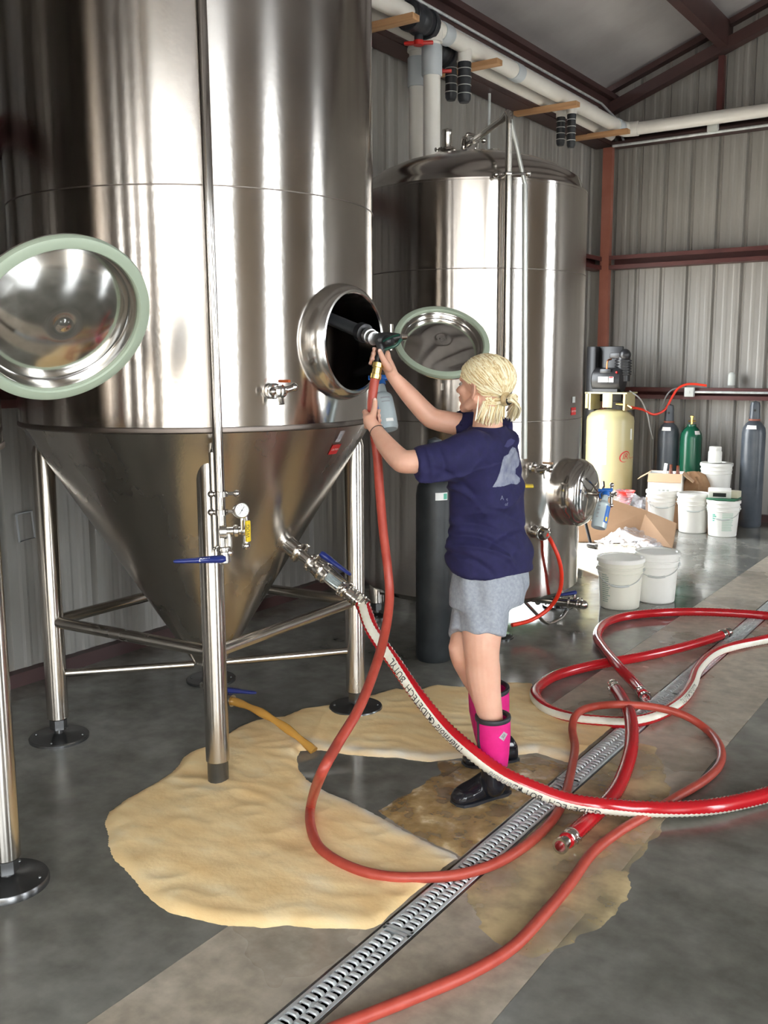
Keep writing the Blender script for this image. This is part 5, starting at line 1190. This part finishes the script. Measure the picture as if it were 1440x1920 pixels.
# ------------------------------------------------------------------ buckets
def bucket(name, x, y, z, r, H, lbl, lid=True, m_='whiteplas', handle=0, group='white plastic buckets', hs_=1):
    t = thing(name, lbl, 'bucket', (x, y, z), group); k = .86; b = MB()
    R_ = lambda h: r*(k+(1-k)*h/H)
    b.lathe([(r*k*.95, 0), (r*k, .006), (R_(H*.70), H*.70), (R_(H*.70)+.006, H*.705), (R_(H*.72)+.006, H*.72), (R_(H*.73), H*.73), (R_(H*.80), H*.80), (R_(H*.8)+.008, H*.81), (R_(H*.8)+.008, H*.835), (R_(H*.84), H*.84), (R_(H*.9), H*.90), (R_(H*.9)+.008, H*.91), (R_(H*.9)+.008, H*.935), (r, H*.94), (r+.004, H), (r-.004, H), (r*k-.006, .02), (0, .012)] if not lid else [(r*k*.95, 0), (r*k, .006), (R_(H*.70), H*.70), (R_(H*.70)+.006, H*.705), (R_(H*.72)+.006, H*.72), (R_(H*.73), H*.73), (R_(H*.80), H*.80), (R_(H*.8)+.008, H*.81), (R_(H*.8)+.008, H*.835), (R_(H*.84), H*.84), (r*.99, H*.93), (r*.99, H*.97), (0, H*.97)], 40, (x, y, z)); b.build('pail', m_, t)
    if lid: MB().lathe([(r+.004, H*.915), (r+.008, H*.92), (r+.008, H*.985), (r+.004, H), (r-.012, H), (r-.016, H*.975), (0, H*.975)], 40, (x, y, z)).build('bucket_lid', 'whiteplas', t)
    if handle:
        a = math.atan2(-y, -x)+PI/2; ex = V((math.cos(a), math.sin(a), 0)); fr_ = V((-math.sin(a)*-1, -math.cos(a), 0)); fr_ = V((-x, -y, 0)).normalized(); P = []
        for i in range(17):
            u = PI*i/16; P.append(V((x, y, z+H*.76))+ex*math.cos(u)*(r*.99)*hs_+fr_*math.sin(u)*(r*1.03)-V((0, 0, math.sin(u)*handle)))
        b = MB(); b.tube(P, .0032, 6); b.tube(P[6:11], .0075, 8); 
        for s in (0, -1): b.ball(P[s], .012, 10, 8)
        b.build('bail_handle', 'boxgrey', t)
    return t
def bucket_text(t, x, y, r, z0, z1, a0, a1, n, m_, k0=.9):
    b = MB(); 
    for i in range(n):
        z = z0+(z1-z0)*i/n; e = random.uniform(.75, 1); patch_cyl(b, (x, y), r+.0018, z, z+(z1-z0)/n*.55, a0, a0+(a1-a0)*e, 6)
    b.build('printed_lines', m_, t, 0)
P_ = fl(1165, 1146); x, y = P_.x-.06, P_.y+.12
t = bucket('bucket', x, y, 0, .148, .335, 'nearest white bucket, cream tinted with small green print, at the edge of the sunlit floor', True, 'creamplas', .09, hs_=1)
a = math.atan2(-y, -x); pr0 = .148*.86
b = MB()
for i in range(14):
    z = .05+.0135*i; rr = .148*(.86+.14*z/.335)+.0012; e = random.uniform(.6, 1); vs = []
    patch_cyl(b, (x, y), rr, z, z+.006, a-.95, a-.95+.50*e, 6)
b.build('printed_lines', mat('green_grey_print', (.32, .40, .33), .5), t, 0)
P_ = fl(1226, 1133); x, y = P_.x-.03, P_.y+.12
bucket('bucket', x, y, 0, .143, .34, 'white bucket directly behind and right of the nearest one', True, 'whiteplas', .07)
P_ = fl(1232, 992); x, y = P_.x, P_.y+.12; bucket('bucket', x, y, 0, .150, .37, 'white lidded bucket half behind the crumpled clear bag', True, 'whiteplas', .07)
P_ = fl(1291, 1000); x, y = P_.x, P_.y+.12; bx, by = x, y; bucket('bucket', x, y, 0, .148, .37, 'white lidded bucket in the middle of the back row', True, 'whiteplas', .07)
P_ = fl(1347, 1007); x, y = P_.x, P_.y+.12; sx, sy = x, y; t = bucket('bucket', x, y, 0, .145, .335, 'white bucket with green printed label carrying the scale', True, 'whiteplas', .09)
a = math.atan2(-y, -x); b = MB()
for i in range(11):
    z = .06+.0155*i; patch_cyl(b, (x, y), .145*(.86+.14*z/.335)+.0012, z, z+.009, a-.05, a+.75*random.uniform(.8, 1), 6)
b.build('printed_lines', mat('pale_green_print', (.45, .58, .48), .5), t, 0)
b = MB()
for z, w in ((.20, .20), (.185, .28), (.165, .22), (.145, .15)): patch_cyl(b, (x, y), .145*(.86+.14*z/.335)+.0015, z, z+.012, a-.72, a-.72+w, 4)
b.build('logo_patch', 'greenlab', t, 0)
# stacked bucket and jar behind, on a carton
P_ = pl(1341, 930, 1, 9.62); x, y = P_.x, 9.62; zb = .26
b = MB(); b.box((x, y, zb/2), (.34, .30, zb), bev=.006); b.box((x, y, zb-.001), (.05, .30, .004)); tag(b.build('carton', 'card'), 'closed brown carton under the raised bucket by the wall', 'box')
bucket('bucket', x, y, zb, .148, .355, 'raised white bucket with a jar on top, standing on a carton', True, 'whiteplas', 0)
jx, jy, jz = x-.02, y, zb+.357; t = thing('jar', 'small white jar with screw lid on top of the raised bucket', 'jar', (jx, jy, jz)); MB().lathe([(.060, 0), (.064, .01), (.064, .10), (.055, .118), (.05, .12)], 28, (jx, jy, jz)).build('jar_body', 'whiteplas', t)
MB().lathe([(.056, .118), (.057, .12), (.057, .15), (.052, .155), (0, .155)], 28, (jx, jy, jz)).build('jar_lid', 'whiteplas', t)
# scale
t = thing('scale', 'white digital scale with dark display on a green tray, on the labelled bucket', 'scale', (sx, sy, .337)); b = MB(); b.box((sx, sy, .345), (.26, .24, .014), bev=.004); b.build('tray', mat('green_tray', (.02, .12, .06), .5), t)
R_ = Matrix.Rotation(math.atan2(-sy, -sx)+PI/2, 3, 'Z') @ Matrix.Rotation(.45, 3, 'X'); c = V((sx-.03, sy-.04, .395)); b = MB(); b.box(c, (.20, .07, .085), R_, bev=.008); b.build('scale_body', 'whiteplas', t)
MB().box(c+R_ @ V((-.0, -.036, .005)), (.115, .004, .04), R_).build('display', 'ink', t, 0); MB().box((sx+.07, sy+.04, .385), (.12, .12, .06), bev=.006).build('weighing_block', mat('pale_tan_block', (.55, .52, .38), .6), t)
# white open carton on brown carton, with bottle and paper
P_ = pl(1247, 925, 1, 9.25); x, y = P_.x, 9.27; rz = Matrix.Rotation(.22, 3, 'Z'); z0 = .30
b = MB(); b.box((x+.01, y, z0/2), (.36, .28, z0), rz, bev=.004); b.box((x+.01, y, z0), (.05, .28, .004), rz); tag(b.build('carton', 'card'), 'closed brown carton under the open white box', 'box')
t = thing('open_box', 'white cardboard box with open brown flaps, topmost on the brown carton', 'box', (x, y, z0)); w, d, h = .31, .25, .23; b = MB()
for (cx_, cy_, sx_, sy_) in ((0, -d/2, w, .006), (0, d/2, w, .006), (-w/2, 0, .006, d), (w/2, 0, .006, d)): b.box(V((x, y, z0+h/2))+rz @ V((cx_, cy_, 0)), (sx_, sy_, h), rz)
b.box((x, y, z0+.004), (w, d, .006), rz); b.build('box_body', 'white', t, 0)
def flap(cx_, cy_, sx_, sy_, rx, ry, nm='flap'):
    Rf = rz @ Matrix.Rotation(ry, 3, 'Y') @ Matrix.Rotation(rx, 3, 'X'); o = V((x, y, z0+h))+rz @ V((cx_, cy_, 0)); off = Rf @ V((math.copysign(sx_/2, cx_) if cx_ else 0, math.copysign(sy_/2, cy_) if cy_ else 0, 0)); MB().box(o+off, (sx_, sy_, .005), Rf).build(nm, 'cardtop', t, 0)
flap(0, -d/2, w, .11, .75, 0); flap(0, d/2, w, .11, -.5, 0); flap(w/2, 0, .13, d, 0, .65); flap(-w/2, 0, .12, d, 0, -.55)
b = MB(); c = V((x+.01, y-.128, z0+.06)); 
for dx, s_ in ((-.05, .0), (-.01, .0), (.03, 0)): b.box(V((x, y, z0+.05))+rz @ V((dx, -d/2-.0045, .0)), (.022, .001, .055), rz); 
b.build('printed_mark', 'boxgrey', t, 0)
b = MB(); q = V((x+.04, y, z0+.01)); b.lathe([(.032, 0), (.034, .01), (.034, .17), (.018, .22), (.014, .29), (.016, .30), (0, .30)], 20, q); tag(b.build('bottle', 'amber'), 'brown glass bottle standing in the open white box', 'bottle')
b = MB(); q = V((x+.10, y+.03, z0+.01)); b.lathe([(.030, 0), (.032, .01), (.032, .18), (.018, .22), (.014, .28), (.016, .29), (0, .29)], 20, q); tag(b.build('bottle', 'amber'), 'second brown glass bottle just right of the first in the open box', 'bottle')
b = MB(); b.box((x-.02, y-.02, z0+.16), (.03, .012, .32), Matrix.Rotation(.12, 3, 'Y')); tag(b.build('folded_paper', 'white', smooth=0), 'folded white paper standing in the open box left of the bottles', 'paper')
b = MB(); vs_ = MB(); q = pl(1304, 908, 1, 9.4); q2 = V((q.x, 9.45, 0))
b.loft([(V((q2.x, 9.45, .27)), V((.14, 0, 0)), V((0, .11, 0))), (V((q2.x, 9.45, .33)), V((.15, 0, 0)), V((0, .12, 0))), (V((q2.x-.01, 9.45, .42)), V((.13, 0, 0)), V((0, .10, 0))), (V((q2.x-.02, 9.45, .50)), V((.09, 0, 0)), V((0, .07, 0))), (V((q2.x-.05, 9.44, .53)), V((.05, 0, 0)), V((0, .03, 0)))], 30)
for i, v in enumerate(b.v): v = V(v); k = noise.noise(v*14)*.03+noise.noise(v*33)*.014; b.v[i] = (v.x+k, v.y-k, v.z+k*.7)
tag(b.build('paper_bag', 'brownbag'), 'crumpled brown paper bag beside the open white box', 'bag')
b = MB(); b.box((q2.x, 9.45, .135), (.30, .26, .27), bev=.005); tag(b.build('carton', 'card'), 'closed brown carton under the crumpled paper bag', 'box')
# leaning flattened cardboard, funnel, bags, broom end
def sheet(P, th, name, m_):
    n = (P[1]-P[0]).cross(P[3]-P[0]).normalized()*th; b = MB(); b.add(P+[p+n for p in P], [(0, 1, 2, 3), (7, 6, 5, 4), (0, 4, 5, 1), (1, 5, 6, 2), (2, 6, 7, 3), (3, 7, 4, 0)]); return b.build(name, m_, None, 0)
yb = 8.25
A_ = fl(1085, 1018); B_ = fl(1160, 1003); o = sheet([V((A_.x-.05, A_.y, 0)), V((A_.x+.45, A_.y+.35, 0)), V((A_.x+.45, A_.y+.47, .26)), V((A_.x-.05, A_.y+.30, .42))], .012, 'cardboard_sheet', 'card'); tag(o, 'large flattened brown cardboard leaning behind the spray bottle', 'cardboard')
o = sheet([V((A_.x+.40, A_.y+.34, 0)), V((A_.x+.78, A_.y+.20, 0)), V((A_.x+.70, A_.y+.55, .16)), V((A_.x+.38, A_.y+.50, .28))], .012, 'cardboard_sheet', 'card'); tag(o, 'folded end of brown cardboard tucked under the clear bag', 'cardboard')
q = pl(1172, 945, 1, 8.9); b = MB()
fz = q.z; pr_ = [(.022, fz-.05)]
for i in range(7): pr_ += [(.03+i*.008, fz-.04+i*.022), (.036+i*.008, fz-.034+i*.022), (.036+i*.008, fz-.028+i*.022), (.03+i*.008, fz-.022+i*.022)]
b.lathe(pr_+[(.092, fz+.13), (.088, fz+.13), (.025, fz-.03)], 28, (q.x, q.y, 0)); tag(b.build('funnel', mat('bright_red_plastic', (.75, .04, .03), .4)), 'red ribbed plastic funnel sticking up from the clear bag', 'funnel')
def crumple(name, lbl, rings, seed, amp=.03):
    b = MB(); b.loft(rings, 44)
    # refine along length
    rr = []; 
    for (a, c) in zip(rings, rings[1:]):
        for k in range(8): u = k/8; rr.append(tuple(V(p).lerp(V(q_), u) for p, q_ in zip(a, c)))
    rr.append(rings[-1]); b = MB(); b.loft(rr, 44)
    for i, v in enumerate(b.v):
        v = V(v); k = (abs(noise.noise(v*9+V((seed, 0, 0))))-.25)*amp*1.6+(abs(noise.noise(v*24+V((seed, 3, 0))))-.2)*amp; d = V((noise.noise(v*7), noise.noise(v*7+V((9, 0, 0))), noise.noise(v*7+V((0, 9, 0))))).normalized(); w = v+d*k*1.5; b.v[i] = (w.x, w.y, max(.004, w.z))
    return tag(b.build(name, 'bag', smooth=25), lbl, 'plastic bag')
p0 = pl(1150, 928, 1, 8.8); p1_ = pl(1182, 962, 1, 8.75); p2_ = fl(1222, 990); p3_ = fl(1262, 990)
crumple('clear_bag', 'large crumpled clear plastic bag draped round the red funnel', [(p0, V((.03, 0, 0)), V((0, .02, .05))), (p0.lerp(p1_, .5), V((.09, 0, .03)), V((0, .08, .12))), (p1_, V((.12, 0, .03)), V((0, .10, .14))), (V((p2_.x-.06, p2_.y+.06, .13)), V((.12, 0, 0)), V((0, .09, .13))), (V((p3_.x-.08, p3_.y+.03, .07)), V((.08, 0, 0)), V((0, .06, .06))), (V((p3_.x+.03, p3_.y+.02, .03)), V((.03, 0, 0)), V((0, .02, .02)))], 1, .045)
p0 = fl(1122, 1020); p1_ = fl(1170, 1018); p2_ = fl(1215, 1028); p3_ = fl(1245, 1036)
crumple('clear_bag', 'flat crumpled clear plastic sheet lying on the floor behind the front buckets', [(p0+V((0, 0, .02)), V((.02, .02, 0)), V((0, 0, .012))), (p0.lerp(p1_, .4)+V((0, 0, .04)), V((-.05, .12, 0)), V((0, 0, .03))), (p1_+V((0, 0, .06)), V((-.06, .20, 0)), V((0, 0, .05))), (p2_+V((0, 0, .04)), V((-.06, .22, 0)), V((0, 0, .035))), (p3_+V((0, 0, .02)), V((-.02, .08, 0)), V((0, 0, .012)))], 5, .05)
a = fl(1108, 1026); c = pl(1096, 985, 1, a.y+.1); b = MB(); b.tube([V((a.x, a.y, .02)), V((c.x, a.y+.1, .22))], .014, 8); b.box((a.x+.02, a.y-.02, .02), (.10, .05, .035), Matrix.Rotation(-.4, 3, 'Z'), bev=.008); tag(b.build('scraper', 'black'), 'black handled scraper leaning against the brown cardboard', 'tool')

# ------------------------------------------------------------------ spray bottles
def spray(lbl, top, bot, r, parent_dir, m_body='liquid', blue=True):
    top = V(top); bot = V(bot); ax = (top-bot); L = ax.length; t = thing('spray_bottle', lbl, 'spray bottle', tuple(bot), 'spray bottles hung by their triggers'); R_ = rotz(ax)
    b = MB(); b.lathe([(r*.9, 0), (r, .01), (r*.97, L*.35), (r*.90, L*.62), (r*.80, L*.68), (r*.45, L*.74), (r*.38, L*.86), (r*.30, L*.92), (0, L*.92)], 28, bot, R_); bd = b.build('bottle_body', m_body, t)
    b = MB(); b.lathe([(r*.46, L*.90), (r*.48, L*.93), (r*.42, L*1.0), (r*.25, L*1.02)], 20, bot, R_); s = V(parent_dir).normalized(); tp = bot+ax*1.04
    b.box(tp, (L*.30, L*.12, L*.10), Matrix((s, ax.normalized().cross(s), ax.normalized())).transposed(), bev=.006); b.cyl(tp+s*L*.15, tp+s*L*.22, .009, n=10); b.tube([tp+s*L*.08, tp+s*L*.16-ax.normalized()*L*.10, tp+s*L*.12-ax.normalized()*L*.22], .006, 8, flat=.6); b.build('trigger_head', 'trigger', t)
    return t, R_, L
def blabel(t, bot, R_, r, z0, z1, dirv, w, m_, nm='bottle_label'):
    ax = R_ @ V((0, 0, 1)); f_ = (V(dirv)-ax*V(dirv).dot(ax)).normalized(); s = ax.cross(f_); b = MB(); vs = []; fs = []
    for i in range(7):
        a = (i/6-.5)*w
        for z in (z0, z1): vs.append(V(bot)+ax*z+(f_*math.cos(a)+s*math.sin(a))*(r+.0015))
    for i in range(6): fs.append((2*i, 2*i+2, 2*i+3, 2*i+1))
    b.add(vs, fs); b.build(nm, m_, t, 0)
top = at(713, 712, 3.72); bot = at(728, 806, 3.68)
t, R_, L = spray('spray bottle with blue trigger hanging below the big manway behind the hose', top, bot, .040, RT*-1); view = -ray(725, 770)
blabel(t, bot, R_, .040, .05, .105, view-RT*1.3, .6, 'trigger'); blabel(t, bot, R_, .0405, .02, .035, view-RT*1.0, .4, 'trigger'); blabel(t, bot, R_, .0405, .022, .034, view+RT*.3, .7, 'white')
blabel(t, bot, R_, .0395, .115, .12, view+RT*.2, .9, 'greyink', 'printed_line'); blabel(t, bot, R_, .0395, .10, .104, view+RT*.2, .8, 'greyink', 'printed_line')
top = at(1137, 922, 5.55); bot = at(1122, 990, 5.50)
t, R_, L = spray('spray bottle with blue trigger hanging from the closed manway of the second tank', top, bot, .044, -RT); view = -ray(1125, 960)
blabel(t, bot, R_, .0435, .03, .13, view+RT*.9, .75, 'trigger'); blabel(t, bot, R_, .0440, .04, .065, view+RT*.9, .35, 'yellow'); 
for k in range(5): blabel(t, bot, R_, .0440, .05+.022*k, .058+.022*k, view-RT*.6, .30, 'greyink', 'printed_line')
